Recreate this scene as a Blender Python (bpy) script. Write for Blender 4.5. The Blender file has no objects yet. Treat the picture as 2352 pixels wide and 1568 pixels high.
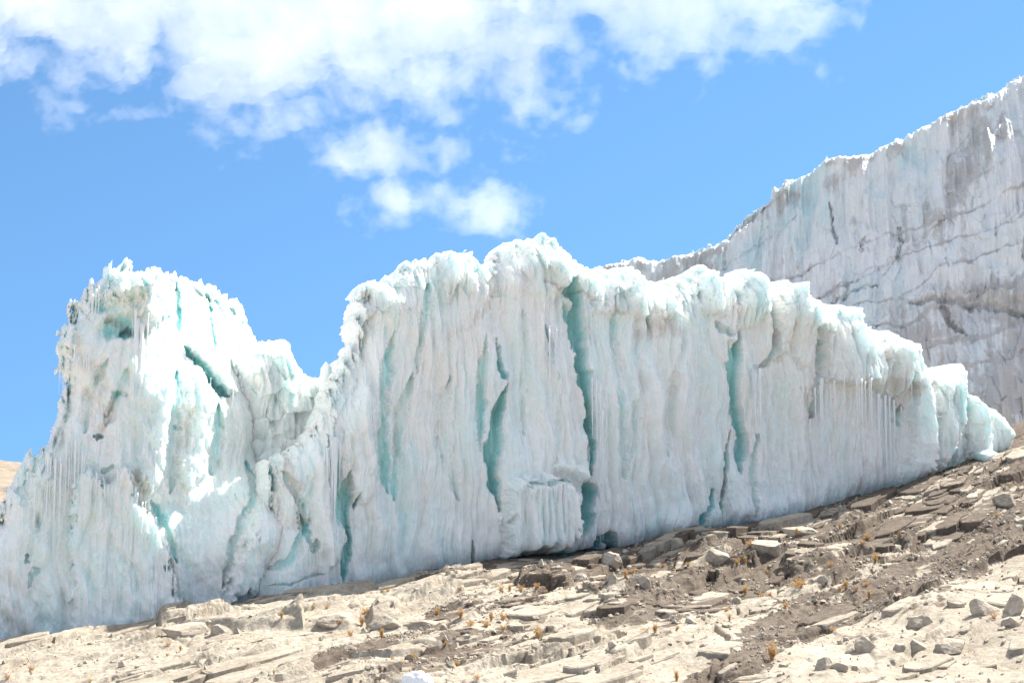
import bpy, math, random
import numpy as np
random.seed(7)
R = math.radians
sc = bpy.context.scene
COL = sc.collection

# ------------------------------------------------------------------ camera
# traced pixels below are in a 2352 x 1568 copy of the photograph
PW, PH, F = 2352.0, 1568.0, 50.0 / 36.0 * 2352.0
PITCH = R(6.0)
CP, SP = math.cos(PITCH), math.sin(PITCH)
cd = bpy.data.cameras.new('camera'); cam = bpy.data.objects.new('camera', cd); COL.objects.link(cam)
cd.lens = 50; cd.sensor_width = 36; cd.clip_end = 20000; cd.clip_start = 0.5
cam.rotation_euler = (R(90) + PITCH, 0, 0)
sc.camera = cam

def ray(u, v):
    u = np.asarray(u, float); v = np.asarray(v, float)
    dx = (u - PW/2)/F; dy = -(v - PH/2)/F
    return np.stack([dx, CP - dy*SP, SP + dy*CP], -1)

def project(P):
    y = P[..., 1]*CP + P[..., 2]*SP
    z = -P[..., 1]*SP + P[..., 2]*CP
    return PW/2 + F*P[..., 0]/y, PH/2 - F*z/y

# ------------------------------------------------------------------ noise
def _hash(ix, iy, seed):
    h = (ix.astype(np.uint32)*np.uint32(374761393) + iy.astype(np.uint32)*np.uint32(668265263) + np.uint32((seed*2246822519) & 0xffffffff))
    h = (h ^ (h >> np.uint32(13)))*np.uint32(1274126177)
    h = (h ^ (h >> np.uint32(15)))*np.uint32(2654435761)
    return h ^ (h >> np.uint32(16))

def rnd(ix, iy, seed):
    return (_hash(ix, iy, seed) & np.uint32(0xffffff)).astype(np.float32)/np.float32(0xffffff)

def noise(x, y, seed=0):
    x = np.asarray(x, np.float32); y = np.asarray(y, np.float32)
    x, y = np.broadcast_arrays(x, y)
    fx = np.floor(x); fy = np.floor(y)
    ix = fx.astype(np.int32); iy = fy.astype(np.int32)
    dx = x - fx; dy = y - fy
    u = dx*dx*dx*(dx*(dx*6-15)+10); v = dy*dy*dy*(dy*(dy*6-15)+10)
    def g(i, j):
        a = rnd(ix+i, iy+j, seed)*np.float32(6.2831853)
        return np.cos(a)*(dx-i) + np.sin(a)*(dy-j)
    n0 = g(0, 0)*(1-u) + g(1, 0)*u
    n1 = g(0, 1)*(1-u) + g(1, 1)*u
    return (n0*(1-v) + n1*v)*np.float32(1.5)

def fbm(x, y, o=4, seed=0, gain=.5):
    t = 0; a = 1.
    for k in range(o):
        t = t + a*noise(x*2.03**k, y*2.03**k, seed+k*17); a *= gain
    return t

def billow(x, y, o=3, seed=0, gain=.5):
    t = 0; a = 1.
    for k in range(o):
        t = t + a*np.abs(noise(x*2.1**k, y*2.1**k, seed+k*13)); a *= gain
    return t

def sstep(a, b, x):
    t = np.clip((x-a)/(b-a), 0, 1)
    return t*t*(3-2*t)

def cells(x, y, seed=0, jitter=.9):
    """nearest cell of a jittered grid: hash ids, offsets to its centre, distance to the border"""
    x, y = np.broadcast_arrays(np.asarray(x, np.float32), np.asarray(y, np.float32))
    ix = np.floor(x).astype(np.int32); iy = np.floor(y).astype(np.int32)
    b1 = np.full(x.shape, 9., np.float32); b2 = b1.copy()
    ox = np.zeros_like(b1); oy = np.zeros_like(b1); ci = ix.copy(); cj = iy.copy()
    for i in (-1, 0, 1):
        for j in (-1, 0, 1):
            px = ix+i+.5+(rnd(ix+i, iy+j, seed)-.5)*jitter
            py = iy+j+.5+(rnd(ix+i, iy+j, seed+5)-.5)*jitter
            d = np.hypot(x-px, y-py)
            near = d < b1
            b2 = np.where(near, b1, np.minimum(b2, d))
            ox = np.where(near, x-px, ox); oy = np.where(near, y-py, oy)
            ci = np.where(near, ix+i, ci); cj = np.where(near, iy+j, cj)
            b1 = np.where(near, d, b1)
    return ci, cj, ox, oy, b2-b1

def facets(x, y, seed=0, tilt=1.):
    ci, cj, ox, oy, e = cells(x, y, seed)
    return (rnd(ci, cj, seed+1)-.5) + tilt*((rnd(ci, cj, seed+2)-.5)*ox + (rnd(ci, cj, seed+3)-.5)*oy)*2, e

# ------------------------------------------------------------------ polygons and polylines
def seg_dist(X, Y, pts, closed):
    pts = np.asarray(pts, np.float32)
    n = len(pts); best = np.full(X.shape, 1e9, np.float32); T = np.zeros_like(best)
    inside = np.zeros(X.shape, bool); side = np.zeros_like(best)
    for i in range(n if closed else n-1):
        a = pts[i]; b = pts[(i+1) % n]
        ex, ey = b[0]-a[0], b[1]-a[1]; L = ex*ex+ey*ey+1e-9
        t = np.clip(((X-a[0])*ex + (Y-a[1])*ey)/L, 0, 1)
        d = np.hypot(X-a[0]-t*ex, Y-a[1]-t*ey)
        m = d < best
        best = np.where(m, d, best); T = np.where(m, i+t, T)
        side = np.where(m, (X-a[0])*ey-(Y-a[1])*ex, side)
        if closed:
            c = ((a[1] > Y) != (b[1] > Y))
            xi = a[0] + (Y-a[1])*ex/(ey if abs(ey) > 1e-9 else 1e-9)
            inside ^= c & (X < xi)
    return best, T, inside, side

def poly_in(X, Y, pts):
    """signed distance, positive inside"""
    d, _, ins, _ = seg_dist(X, Y, pts, True)
    return np.where(ins, d, -d)

# ------------------------------------------------------------------ blender helpers
def mesh_obj(name, V, faces, mat, parent=None, smooth=False, attrs=None, split=None):
    V = np.ascontiguousarray(V, np.float32)
    me = bpy.data.meshes.new(name)
    if isinstance(faces, np.ndarray):
        k = faces.shape[1]; loops = faces.reshape(-1).astype(np.int32); nf = len(faces)
        starts = np.arange(nf, dtype=np.int32)*k
    else:
        loops = np.array([i for f in faces for i in f], np.int32); nf = len(faces)
        starts = np.cumsum([0]+[len(f) for f in faces])[:-1].astype(np.int32)
    me.vertices.add(len(V)); me.vertices.foreach_set('co', V.reshape(-1))
    me.loops.add(len(loops)); me.loops.foreach_set('vertex_index', loops)
    me.polygons.add(nf); me.polygons.foreach_set('loop_start', starts)
    me.update(calc_edges=True); me.validate()
    me.polygons.foreach_set('use_smooth', np.full(len(me.polygons), smooth))
    for an, av in (attrs or {}).items():
        at = me.attributes.new(an, 'FLOAT', 'POINT'); at.data.foreach_set('value', np.ascontiguousarray(av, np.float32))
    me.materials.append(mat)
    o = bpy.data.objects.new(name, me); COL.objects.link(o)
    if parent: o.parent = parent
    return o

def tag(o, label=None, cat=None, group=None, kind=None):
    if label: o['label'] = label
    if cat: o['category'] = cat
    if group: o['group'] = group
    if kind: o['kind'] = kind
    return o

def empty(name, loc):
    o = bpy.data.objects.new(name, None); COL.objects.link(o); o.location = loc
    o.empty_display_size = .5
    return o

class Chart:
    """a plane in the place: s runs along it, t up it, n points out of its face"""
    def __init__(self, O, a, b):
        self.O = np.array(O, float); self.a = np.array(a, float)/np.linalg.norm(a); self.b = np.array(b, float)/np.linalg.norm(b)
        self.n = np.cross(self.a, self.b)
    def uv(self, p, w=0):
        p = np.asarray(p, float); r = ray(p[..., 0], p[..., 1])
        w = np.asarray(w, float)
        t = (self.O@self.n + w)/(r@self.n)
        P = r*t[..., None] - self.O
        return np.stack([P@self.a, P@self.b], -1)
    def trace(self, p, w0, mid=None):
        """traced pixels laid on the body's middle surface"""
        st = self.uv(p, w0)
        for _ in range(4 if mid else 0):
            st = self.uv(p, w0+mid(st[..., 0], st[..., 1]))
        return st
    def world(self, s, t, w):
        return self.O + s[..., None]*self.a + t[..., None]*self.b + w[..., None]*self.n

def relief_solid(name, ch, outline, h, front, back, edge, mat, parent=None, w0=0., attr=None, prof=(1.2, 1.5), mid=None):
    """closed body: a traced outline on a plane, a carved front and a rough back that meet at the rim"""
    pts = ch.trace(outline, w0, mid)
    lo = pts.min(0)-.4; hi = pts.max(0)+.4
    s = np.arange(lo[0], hi[0], h); t = np.arange(lo[1], hi[1], h)
    k = 3
    Sc, Tc = np.meshgrid(np.arange(lo[0], hi[0]+h*k, h*k), np.arange(lo[1], hi[1]+h*k, h*k), indexing='ij')
    Dc = poly_in(Sc.astype(np.float32), Tc.astype(np.float32), pts)
    S, T = np.meshgrid(s, t, indexing='ij'); S = S.astype(np.float32); T = T.astype(np.float32)
    gi = (S-lo[0])/(h*k); gj = (T-lo[1])/(h*k)
    i0 = np.minimum(gi.astype(int), Dc.shape[0]-2); j0 = np.minimum(gj.astype(int), Dc.shape[1]-2); fi = gi-i0; fj = gj-j0
    D = (Dc[i0, j0]*(1-fi)*(1-fj)+Dc[i0+1, j0]*fi*(1-fj)+Dc[i0, j0+1]*(1-fi)*fj+Dc[i0+1, j0+1]*fi*fj).astype(np.float32)
    D = np.where(D < -.2, D, D + edge(S, T)*sstep(.45, .05, D))
    ins = D > 0
    pf = np.sqrt(np.clip(1-(1-np.clip(D/prof[0], 0, 1))**2, 0, 1)) if len(prof) < 3 else .35*np.sqrt(np.clip(D/.12, 0, 1))+.65*(1-(1-np.clip(D/prof[0], 0, 1))**prof[2])
    pb = np.sqrt(np.clip(1-(1-np.clip(D/prof[1], 0, 1))**2, 0, 1))
    Ff, at = front(S, T, D, pf)
    Fb = back(S, T, D)*pb
    idf = np.full(S.shape, -1, np.int64); idb = idf.copy()
    quad = ins[:-1, :-1] | ins[1:, :-1] | ins[:-1, 1:] | ins[1:, 1:]
    used = np.zeros(S.shape, bool)
    for a, b in ((0, 0), (1, 0), (0, 1), (1, 1)):
        used[a:S.shape[0]-1+a, b:S.shape[1]-1+b] |= quad
    n1 = used.sum(); idf[used] = np.arange(n1)
    idb[used] = idf[used]
    n2 = ins.sum(); idb[ins] = n1+np.arange(n2)
    M = mid(S, T) if mid else 0*S
    Wf = np.where(ins, Ff, 0.)+M; Wb = M-Fb
    V = np.concatenate([ch.world(S[used], T[used], w0+Wf[used]), ch.world(S[ins], T[ins], w0+np.minimum(Wb[ins], Wf[ins]-.02))])
    q = np.argwhere(quad); i, j = q[:, 0], q[:, 1]
    ff = np.stack([idf[i, j], idf[i+1, j], idf[i+1, j+1], idf[i, j+1]], 1)
    fb = np.stack([idb[i, j], idb[i, j+1], idb[i+1, j+1], idb[i+1, j]], 1)
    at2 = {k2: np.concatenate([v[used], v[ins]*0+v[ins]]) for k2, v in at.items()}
    o = mesh_obj(name, V, np.concatenate([ff, fb]), mat, parent, False, at2)
    samp = dict(lo=lo, h=h, W=w0+Wf, ins=ins)
    return o, samp

class Carver:
    """adds grooves, ridges and blocks, traced in photo pixels, to a relief on a chart"""
    def __init__(self, ch, S, T, w0=0., mid=None):
        self.ch, self.S, self.T, self.w0, self.mid = ch, S, T, w0, mid
        self.m = 42.0/F                                   # metres for one traced pixel, about
        self.H = np.zeros_like(S)
        self.wob = .06*fbm(S*1.5, T*.9, 2, 901)+.05*fbm(S*5, T*2.6, 3, 905)+.025*noise(S*16, T*9, 911)
        self.wob2 = .06*fbm(S*1.5+31, T*.9, 2, 907)+.04*fbm(S*5, T*3+20, 3, 909)
    def box(self, pts, pad):
        i = (self.S[:, 0] > pts[:, 0].min()-pad) & (self.S[:, 0] < pts[:, 0].max()+pad)
        j = (self.T[0] > pts[:, 1].min()-pad) & (self.T[0] < pts[:, 1].max()+pad)
        a = np.flatnonzero(i); b = np.flatnonzero(j)
        if len(a) == 0 or len(b) == 0: return None
        return slice(a[0], a[-1]+1), slice(b[0], b[-1]+1)
    def groove(self, pts, depth, width, sharp=.5, left=1., right=1., ends=True):
        """pts: (u, v, width factor, depth factor); left / right stretch the flank on that side"""
        P = self.ch.trace(np.array([(p[0], p[1]) for p in pts]), self.w0, self.mid)
        wf = np.array([p[2] if len(p) > 2 else 1. for p in pts]); df = np.array([p[3] if len(p) > 3 else 1. for p in pts])
        if P[0, 1] < P[-1, 1]: P = P[::-1]; wf = wf[::-1]; df = df[::-1]
        W = width*self.m
        b = self.box(P, W*max(1, left, right)*2.5+.1)
        if b is None: return
        X = self.S[b]+self.wob[b]; Y = self.T[b]+self.wob2[b]
        d, t, _, side = seg_dist(X, Y, P, False)
        i = np.arange(len(P)); w = np.interp(t, i, wf)*W; dd = np.interp(t, i, df)*depth
        tt = t/max(len(P)-1, 1)
        w = w*np.clip(np.minimum(tt, 1-tt)*6+.25, 0, 1)*(1+.5*fbm(X*3, Y*1.2, 2, 931))
        w = w*np.where(side > 0, left, right)          # side>0: left of a line running down
        x = np.clip(1-d/np.maximum(w, 1e-3), 0, 1)
        p = sstep(0, 1-.8*sharp, x)
        self.H[b] -= dd*p
    def ridge(self, pts, height, width, sharp=0., left=1., right=1.):
        self.groove(pts, -height, width, sharp, left, right)
    def block(self, pts, height, bevel, gx=0., gz=0., fl=0., flw=.3, seed=1):
        P = self.ch.trace(np.array(pts, float), self.w0, self.mid)
        b = self.box(P, .3)
        if b is None: return
        X = self.S[b]; Y = self.T[b]
        sd = poly_in(X+self.wob[b]*1.6, Y+self.wob2[b]*2.4, P) + .10*(facets(X/.3+.2*Y, Y/.5, 60+seed)[0])
        c = P.mean(0)
        p = sstep(0, 1, sd/(bevel*self.m))
        hh = height + gz*(Y-c[1])
        if gx < 0:                                   # a prow: the left flank eases out of the wall, the right flank falls away steeply
            cx = c[0] + .12*(P[:, 0].max()-P[:, 0].min()) + .10*fbm(Y*1.4, Y*0+seed, 3, 70+seed)
            dx = X-cx
            hh = hh + .12 + gx*(.75*np.maximum(-dx, 0) + 1.5*np.maximum(dx, 0)) - .05*np.maximum(noise(X*6, Y*1.5, 75+seed), 0)
            hh = np.maximum(hh, .06)
        else:
            hh = hh + gx*(X-c[0])
        if fl: hh = hh + fl*(billow(X/flw, Y/3., 2, seed)-.3)
        self.H[b] += p*hh
    def pit(self, u, v, ru, rv, depth, sharp=.3, rot=0.):
        c = self.ch.trace(np.array([[u, v]], float), self.w0, self.mid)[0]
        X = (self.S-c[0])+self.wob*1.5; Y = (self.T-c[1])+self.wob2*1.5
        ca, sa = math.cos(rot), math.sin(rot)
        x = (X*ca+Y*sa)/(ru*self.m); y = (-X*sa+Y*ca)/(rv*self.m)
        d = np.hypot(x, y)
        self.H -= depth*sstep(0, 1-.8*sharp, np.clip(1-d, 0, 1))

# ------------------------------------------------------------------ materials
def mat_base(name):
    m = bpy.data.materials.new(name); m.use_nodes = True
    nt = m.node_tree; nt.nodes.clear()
    out = nt.nodes.new('ShaderNodeOutputMaterial')
    return m, nt, out

def N(nt, t, **kw):
    n = nt.nodes.new(t)
    for k, v in kw.items():
        if k in n.inputs: n.inputs[k].default_value = v
        else: setattr(n, k, v)
    return n

def ramp(nt, src, stops):
    r = nt.nodes.new('ShaderNodeValToRGB')
    e = r.color_ramp.elements
    while len(e) < len(stops): e.new(.5)
    for i, (p, c) in enumerate(stops):
        e[i].position = p; e[i].color = (*c, 1) if len(c) == 3 else c
    nt.links.new(src, r.inputs[0]); return r

def noise_node(nt, co, scale, detail=5, rough=.55, dist=0., stretch=None):
    if stretch:
        mp = N(nt, 'ShaderNodeMapping'); mp.inputs['Scale'].default_value = stretch
        nt.links.new(co, mp.inputs['Vector']); co = mp.outputs[0]
    n = N(nt, 'ShaderNodeTexNoise'); n.inputs['Scale'].default_value = scale; n.inputs['Detail'].default_value = detail
    n.inputs['Roughness'].default_value = rough; n.inputs['Distortion'].default_value = dist
    nt.links.new(co, n.inputs['Vector']); return n

def mixc(nt, fac, a, b, mode='MIX'):
    m = nt.nodes.new('ShaderNodeMix'); m.data_type = 'RGBA'; m.blend_type = mode
    def put(sock, v):
        if isinstance(v, (tuple, list)): sock.default_value = (*v, 1)
        elif isinstance(v, (int, float)): sock.default_value = v
        else: nt.links.new(v, sock)
    put(m.inputs[0], fac); put(m.inputs[6], a); put(m.inputs[7], b)
    return m.outputs[2]

def ice_material(name, white, blue, dirt, sss=.25, dirtiness=1., bump=.5):
    m, nt, out = mat_base(name)
    tc = N(nt, 'ShaderNodeTexCoord'); co = tc.outputs['Object']
    bs = N(nt, 'ShaderNodeBsdfPrincipled')
    # clear blue ice against bubbly white ice: patches stretched down the wall
    n1 = noise_node(nt, co, .55, 5, .6, .4, (1.6, 1.6, .5))
    n2 = noise_node(nt, co, 5., 4, .6, .2, (1.8, 1.8, .35))
    s1 = N(nt, 'ShaderNodeMath', operation='MULTIPLY_ADD'); nt.links.new(n2.outputs[0], s1.inputs[0]); s1.inputs[1].default_value = .35; nt.links.new(n1.outputs[0], s1.inputs[2])
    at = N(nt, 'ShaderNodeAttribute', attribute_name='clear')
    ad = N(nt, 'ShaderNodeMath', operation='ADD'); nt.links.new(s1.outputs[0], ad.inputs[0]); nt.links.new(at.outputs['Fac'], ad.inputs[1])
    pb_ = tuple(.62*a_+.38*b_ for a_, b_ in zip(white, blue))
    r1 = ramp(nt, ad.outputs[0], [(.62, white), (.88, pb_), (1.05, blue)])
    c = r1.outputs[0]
    # silt: thin brown-grey veins and smears
    n3 = noise_node(nt, co, 1.1, 7, .65, .9, (1., 1., .6))
    n4 = noise_node(nt, co, 9., 5, .7, 0., (1.5, 1.5, .5))
    mu = N(nt, 'ShaderNodeMath', operation='MULTIPLY_ADD'); nt.links.new(n4.outputs[0], mu.inputs[0]); mu.inputs[1].default_value = .4; nt.links.new(n3.outputs[0], mu.inputs[2])
    da = N(nt, 'ShaderNodeAttribute', attribute_name='silt')
    dd = N(nt, 'ShaderNodeMath', operation='ADD'); nt.links.new(mu.outputs[0], dd.inputs[0]); nt.links.new(da.outputs['Fac'], dd.inputs[1])
    r2 = ramp(nt, dd.outputs[0], [(.78, (0, 0, 0)), (1.35, (1, 1, 1))])
    mm = N(nt, 'ShaderNodeMath', operation='MULTIPLY'); nt.links.new(r2.outputs[0], mm.inputs[0]); mm.inputs[1].default_value = dirtiness
    c = mixc(nt, mm.outputs[0], c, dirt)
    nt.links.new(c, bs.inputs['Base Color'])
    rr = ramp(nt, n2.outputs[0], [(.3, (.16,)*3), (.7, (.5,)*3)])
    nt.links.new(rr.outputs[0], bs.inputs['Roughness'])
    bs.inputs['IOR'].default_value = 1.31
    if sss:
        bs.inputs['Subsurface Weight'].default_value = sss
        bs.inputs['Subsurface Radius'].default_value = (.35, .9, 1.0)
        bs.inputs['Subsurface Scale'].default_value = .4
    # fine frosted grain, slanted hatch of old layers
    b1 = noise_node(nt, co, 14., 6, .65, .3, (1., 1., .55))
    b2 = noise_node(nt, co, 30., 4, .6)
    mp = N(nt, 'ShaderNodeMapping'); mp.inputs['Rotation'].default_value = (0, R(28), R(20)); mp.inputs['Scale'].default_value = (2., 3., 18.)
    nt.links.new(co, mp.inputs['Vector'])
    b3 = noise_node(nt, mp.outputs[0], 1., 3, .6, .4)
    a1 = N(nt, 'ShaderNodeMath', operation='MULTIPLY_ADD'); nt.links.new(b2.outputs[0], a1.inputs[0]); a1.inputs[1].default_value = .5; nt.links.new(b1.outputs[0], a1.inputs[2])
    a2 = N(nt, 'ShaderNodeMath', operation='MULTIPLY_ADD'); nt.links.new(b3.outputs[0], a2.inputs[0]); a2.inputs[1].default_value = .14; nt.links.new(a1.outputs[0], a2.inputs[2])
    bp = N(nt, 'ShaderNodeBump'); bp.inputs['Strength'].default_value = bump; bp.inputs['Distance'].default_value = .06
    nt.links.new(a2.outputs[0], bp.inputs['Height']); nt.links.new(bp.outputs[0], bs.inputs['Normal'])
    nt.links.new(bs.outputs[0], out.inputs[0])
    return m

M_ICE = ice_material('glacier_ice', (.885, .91, .88), (.56, .86, .845), (.62, .56, .50), .55, .55, .6)
M_FAR = ice_material('old_glacier_ice', (.69, .71, .73), (.52, .66, .69), (.41, .395, .385), 0., .75, .5)

def icicle_material():
    m, nt, out = mat_base('icicle_ice')
    bs = N(nt, 'ShaderNodeBsdfPrincipled'); bs.inputs['Base Color'].default_value = (.90, .94, .95, 1)
    bs.inputs['Roughness'].default_value = .12; bs.inputs['IOR'].default_value = 1.31; bs.inputs['Transmission Weight'].default_value = .12
    tc = N(nt, 'ShaderNodeTexCoord'); n = noise_node(nt, tc.outputs['Object'], 12., 4, .6, 0, (1, 1, .6))
    bp = N(nt, 'ShaderNodeBump'); bp.inputs['Strength'].default_value = .4; bp.inputs['Distance'].default_value = .02
    nt.links.new(n.outputs[0], bp.inputs['Height']); nt.links.new(bp.outputs[0], bs.inputs['Normal'])
    nt.links.new(bs.outputs[0], out.inputs[0]); return m
M_ICICLE = icicle_material()

def rock_material(name, pale, tan, brown, dark, use_attr=True):
    m, nt, out = mat_base(name)
    tc = N(nt, 'ShaderNodeTexCoord'); co = tc.outputs['Object']
    geo = N(nt, 'ShaderNodeNewGeometry'); co = geo.outputs['Position']
    bs = N(nt, 'ShaderNodeBsdfPrincipled'); bs.inputs['Roughness'].default_value = .85; bs.inputs['Specular IOR Level'].default_value = .25
    n1 = noise_node(nt, co, .9, 7, .62, .5, (.8, 1.2, 1.5))
    r1 = ramp(nt, n1.outputs[0], [(.35, pale), (.62, tan)])
    n2 = noise_node(nt, co, 7., 6, .7, .2)
    r2 = ramp(nt, n2.outputs[0], [(.3, (.62,)*3), (.62, (1.06,)*3)])
    c = mixc(nt, 1., r1.outputs[0], r2.outputs[0], 'MULTIPLY')
    if use_attr:
        at = N(nt, 'ShaderNodeAttribute', attribute_name='stain')
        n3 = noise_node(nt, co, 2.2, 7, .7, .6, (.5, 1.2, 1.))
        sm = N(nt, 'ShaderNodeMath', operation='MULTIPLY_ADD'); nt.links.new(n3.outputs[0], sm.inputs[0]); sm.inputs[1].default_value = 1.1; nt.links.new(at.outputs['Fac'], sm.inputs[2])
        r3 = ramp(nt, sm.outputs[0], [(.93, (0, 0, 0)), (1.03, (1, 1, 1))])
        n4 = noise_node(nt, co, 3.1, 6, .7)
        br = ramp(nt, n4.outputs[0], [(.3, dark), (.6, brown)])
        br2 = mixc(nt, 1., br.outputs[0], r2.outputs[0], 'MULTIPLY')
        c = mixc(nt, r3.outputs[0], c, br2)
    n5 = noise_node(nt, co, 60., 3, .6)
    r5 = ramp(nt, n5.outputs[0], [(.35, (.8,)*3), (.6, (1.05,)*3)])
    c = mixc(nt, .6, c, r5.outputs[0], 'MULTIPLY')
    nt.links.new(c, bs.inputs['Base Color'])
    b1 = noise_node(nt, co, 5., 9, .68, .3)
    b2 = noise_node(nt, co, 35., 5, .7)
    a1 = N(nt, 'ShaderNodeMath', operation='MULTIPLY_ADD'); nt.links.new(b2.outputs[0], a1.inputs[0]); a1.inputs[1].default_value = .25; nt.links.new(b1.outputs[0], a1.inputs[2])
    bp = N(nt, 'ShaderNodeBump'); bp.inputs['Strength'].default_value = .8; bp.inputs['Distance'].default_value = .09
    nt.links.new(a1.outputs[0], bp.inputs['Height']); nt.links.new(bp.outputs[0], bs.inputs['Normal'])
    nt.links.new(bs.outputs[0], out.inputs[0]); return m

PALE, TAN, BROWN, DARK = (.49, .435, .35), (.37, .315, .245), (.185, .145, .11), (.105, .08, .06)
M_ROCK = rock_material('bedrock', PALE, TAN, BROWN, DARK)
M_STONE = rock_material('loose_stone', (.60, .525, .425), (.46, .39, .305), BROWN, DARK, False)
M_STONE_DARK = rock_material('brown_stone', (.22, .17, .13), (.15, .115, .085), BROWN, DARK, False)
M_HILL = rock_material('dry_hillside', (.36, .30, .23), (.27, .22, .165), BROWN, DARK, False)

def snow_material():
    m, nt, out = mat_base('snow')
    bs = N(nt, 'ShaderNodeBsdfPrincipled'); bs.inputs['Base Color'].default_value = (.88, .89, .91, 1); bs.inputs['Roughness'].default_value = .6
    bs.inputs['Subsurface Weight'].default_value = .3; bs.inputs['Subsurface Radius'].default_value = (.6, .8, 1.); bs.inputs['Subsurface Scale'].default_value = .05
    tc = N(nt, 'ShaderNodeTexCoord'); n = noise_node(nt, tc.outputs['Object'], 25., 6, .7)
    bp = N(nt, 'ShaderNodeBump'); bp.inputs['Strength'].default_value = .5; bp.inputs['Distance'].default_value = .03
    nt.links.new(n.outputs[0], bp.inputs['Height']); nt.links.new(bp.outputs[0], bs.inputs['Normal'])
    nt.links.new(bs.outputs[0], out.inputs[0]); return m
M_SNOW = snow_material()

def grass_material():
    m, nt, out = mat_base('dry_grass')
    bs = N(nt, 'ShaderNodeBsdfPrincipled'); bs.inputs['Roughness'].default_value = .7
    tc = N(nt, 'ShaderNodeTexCoord'); n = noise_node(nt, tc.outputs['Object'], 8., 3, .6)
    r = ramp(nt, n.outputs[0], [(.3, (.42, .24, .09)), (.5, (.58, .38, .16)), (.7, (.70, .54, .30))])
    nt.links.new(r.outputs[0], bs.inputs['Base Color'])
    tr = N(nt, 'ShaderNodeBsdfTranslucent'); nt.links.new(r.outputs[0], tr.inputs[0])
    mx = N(nt, 'ShaderNodeMixShader'); mx.inputs[0].default_value = .35
    nt.links.new(bs.outputs[0], mx.inputs[1]); nt.links.new(tr.outputs[0], mx.inputs[2]); nt.links.new(mx.outputs[0], out.inputs[0]); return m
M_GRASS = grass_material()

def cloud_material(dens):
    m, nt, out = mat_base('cloud_vapour')
    v = N(nt, 'ShaderNodeVolumeScatter'); v.inputs['Color'].default_value = (1, 1, 1, 1)
    v.inputs['Density'].default_value = dens; v.inputs['Anisotropy'].default_value = .2
    nt.links.new(v.outputs[0], out.inputs['Volume']); m.volume_intersection_method if False else None
    try: m.cycles.homogeneous_volume = True
    except Exception: pass
    return m

# ------------------------------------------------------------------ light
FILL_CLOUD_L = 4.7  # brightness of the added overhead cloud that fills the shaded ice
SUN_AZ, SUN_EL = R(54), R(52)          # azimuth to the right of the view direction (+Y)
sdir = np.array([math.sin(SUN_AZ)*math.cos(SUN_EL), math.cos(SUN_AZ)*math.cos(SUN_EL), math.sin(SUN_EL)])
sl = bpy.data.lights.new('sun', 'SUN'); so = bpy.data.objects.new('sun', sl); COL.objects.link(so)
sl.energy = 4.4; sl.angle = R(.5); sl.color = (1., .955, .88)
from mathutils import Vector
so.rotation_euler = Vector(sdir).to_track_quat('Z', 'Y').to_euler()
so.location = (30, 20, 60)
w = bpy.data.worlds.new('World'); sc.world = w; w.use_nodes = True
wn = w.node_tree; bg = wn.nodes['Background']
sky = wn.nodes.new('ShaderNodeTexSky'); sky.sky_type = 'NISHITA'; sky.sun_disc = False
sky.sun_elevation = SUN_EL; sky.sun_rotation = SUN_AZ; sky.altitude = 5000; sky.air_density = 1.; sky.dust_density = .1; sky.ozone_density = 3.
# thin high-mountain air: little paling towards the horizon
gen = wn.nodes.new('ShaderNodeTexCoord')
mp_ = wn.nodes.new('ShaderNodeMapping'); mp_.inputs['Scale'].default_value = (1, 1, .5); mp_.inputs['Location'].default_value = (0, 0, .24)
wn.links.new(gen.outputs['Generated'], mp_.inputs[0]); wn.links.new(mp_.outputs[0], sky.inputs[0])
# unseen broken cloud overhead and behind, added as neutral fill for the shade
sep = wn.nodes.new('ShaderNodeSeparateXYZ'); wn.links.new(gen.outputs['Generated'], sep.inputs[0])
mr = wn.nodes.new('ShaderNodeMapRange'); mr.inputs['From Min'].default_value = .40; mr.inputs['From Max'].default_value = .55; wn.links.new(sep.outputs[2], mr.inputs[0])
cn = noise_node(wn, gen.outputs['Generated'], 3.2, 6, .6, .4)
cr_ = ramp(wn, cn.outputs[0], [(.40, (0, 0, 0)), (.52, (1, 1, 1))])
cm = wn.nodes.new('ShaderNodeMath'); cm.operation = 'MULTIPLY'; wn.links.new(mr.outputs[0], cm.inputs[0]); wn.links.new(cr_.outputs[0], cm.inputs[1])
skt = mixc(wn, 1., sky.outputs[0], (.80, 1.02, .98), 'MULTIPLY')
skc = mixc(wn, cm.outputs[0], skt, (FILL_CLOUD_L, FILL_CLOUD_L*.99, FILL_CLOUD_L*.99))
wn.links.new(skc, bg.inputs[0]); bg.inputs[1].default_value = .112
vs = sc.view_settings; vs.view_transform = 'Standard'; vs.look = 'None'; vs.exposure = 1.32; vs.gamma = 1

sc.render.engine = 'CYCLES'
sc.cycles.max_bounces = 10; sc.cycles.diffuse_bounces = 5; sc.cycles.volume_bounces = 6; sc.cycles.transmission_bounces = 6; sc.cycles.transparent_max_bounces = 12
sc.cycles.use_denoising = True
try: sc.cycles.denoiser = 'OPENIMAGEDENOISE'
except Exception: pass
sc.cycles.sample_clamp_indirect = 6

# ------------------------------------------------------------------ charts
WA = R(20)
WALL = Chart((-4.83, 42., 0.), (math.cos(WA), math.sin(WA), 0), (0, 0, 1))      # n points to the viewer
TOP_OF_ROCK = [(-140, 1500), (0, 1475), (200, 1440), (400, 1395), (600, 1355), (780, 1341), (900, 1326), (1060, 1303), (1130, 1284), (1200, 1278), (1300, 1277), (1440, 1257), (1500, 1235),
               (1580, 1213), (1700, 1211), (1780, 1202), (1850, 1178), (1920, 1158), (2000, 1133), (2130, 1093), (2240, 1055), (2330, 1035), (2450, 995), (2700, 900)]
zc = WALL.uv(np.array(TOP_OF_ROCK, float), 0.)

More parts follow.
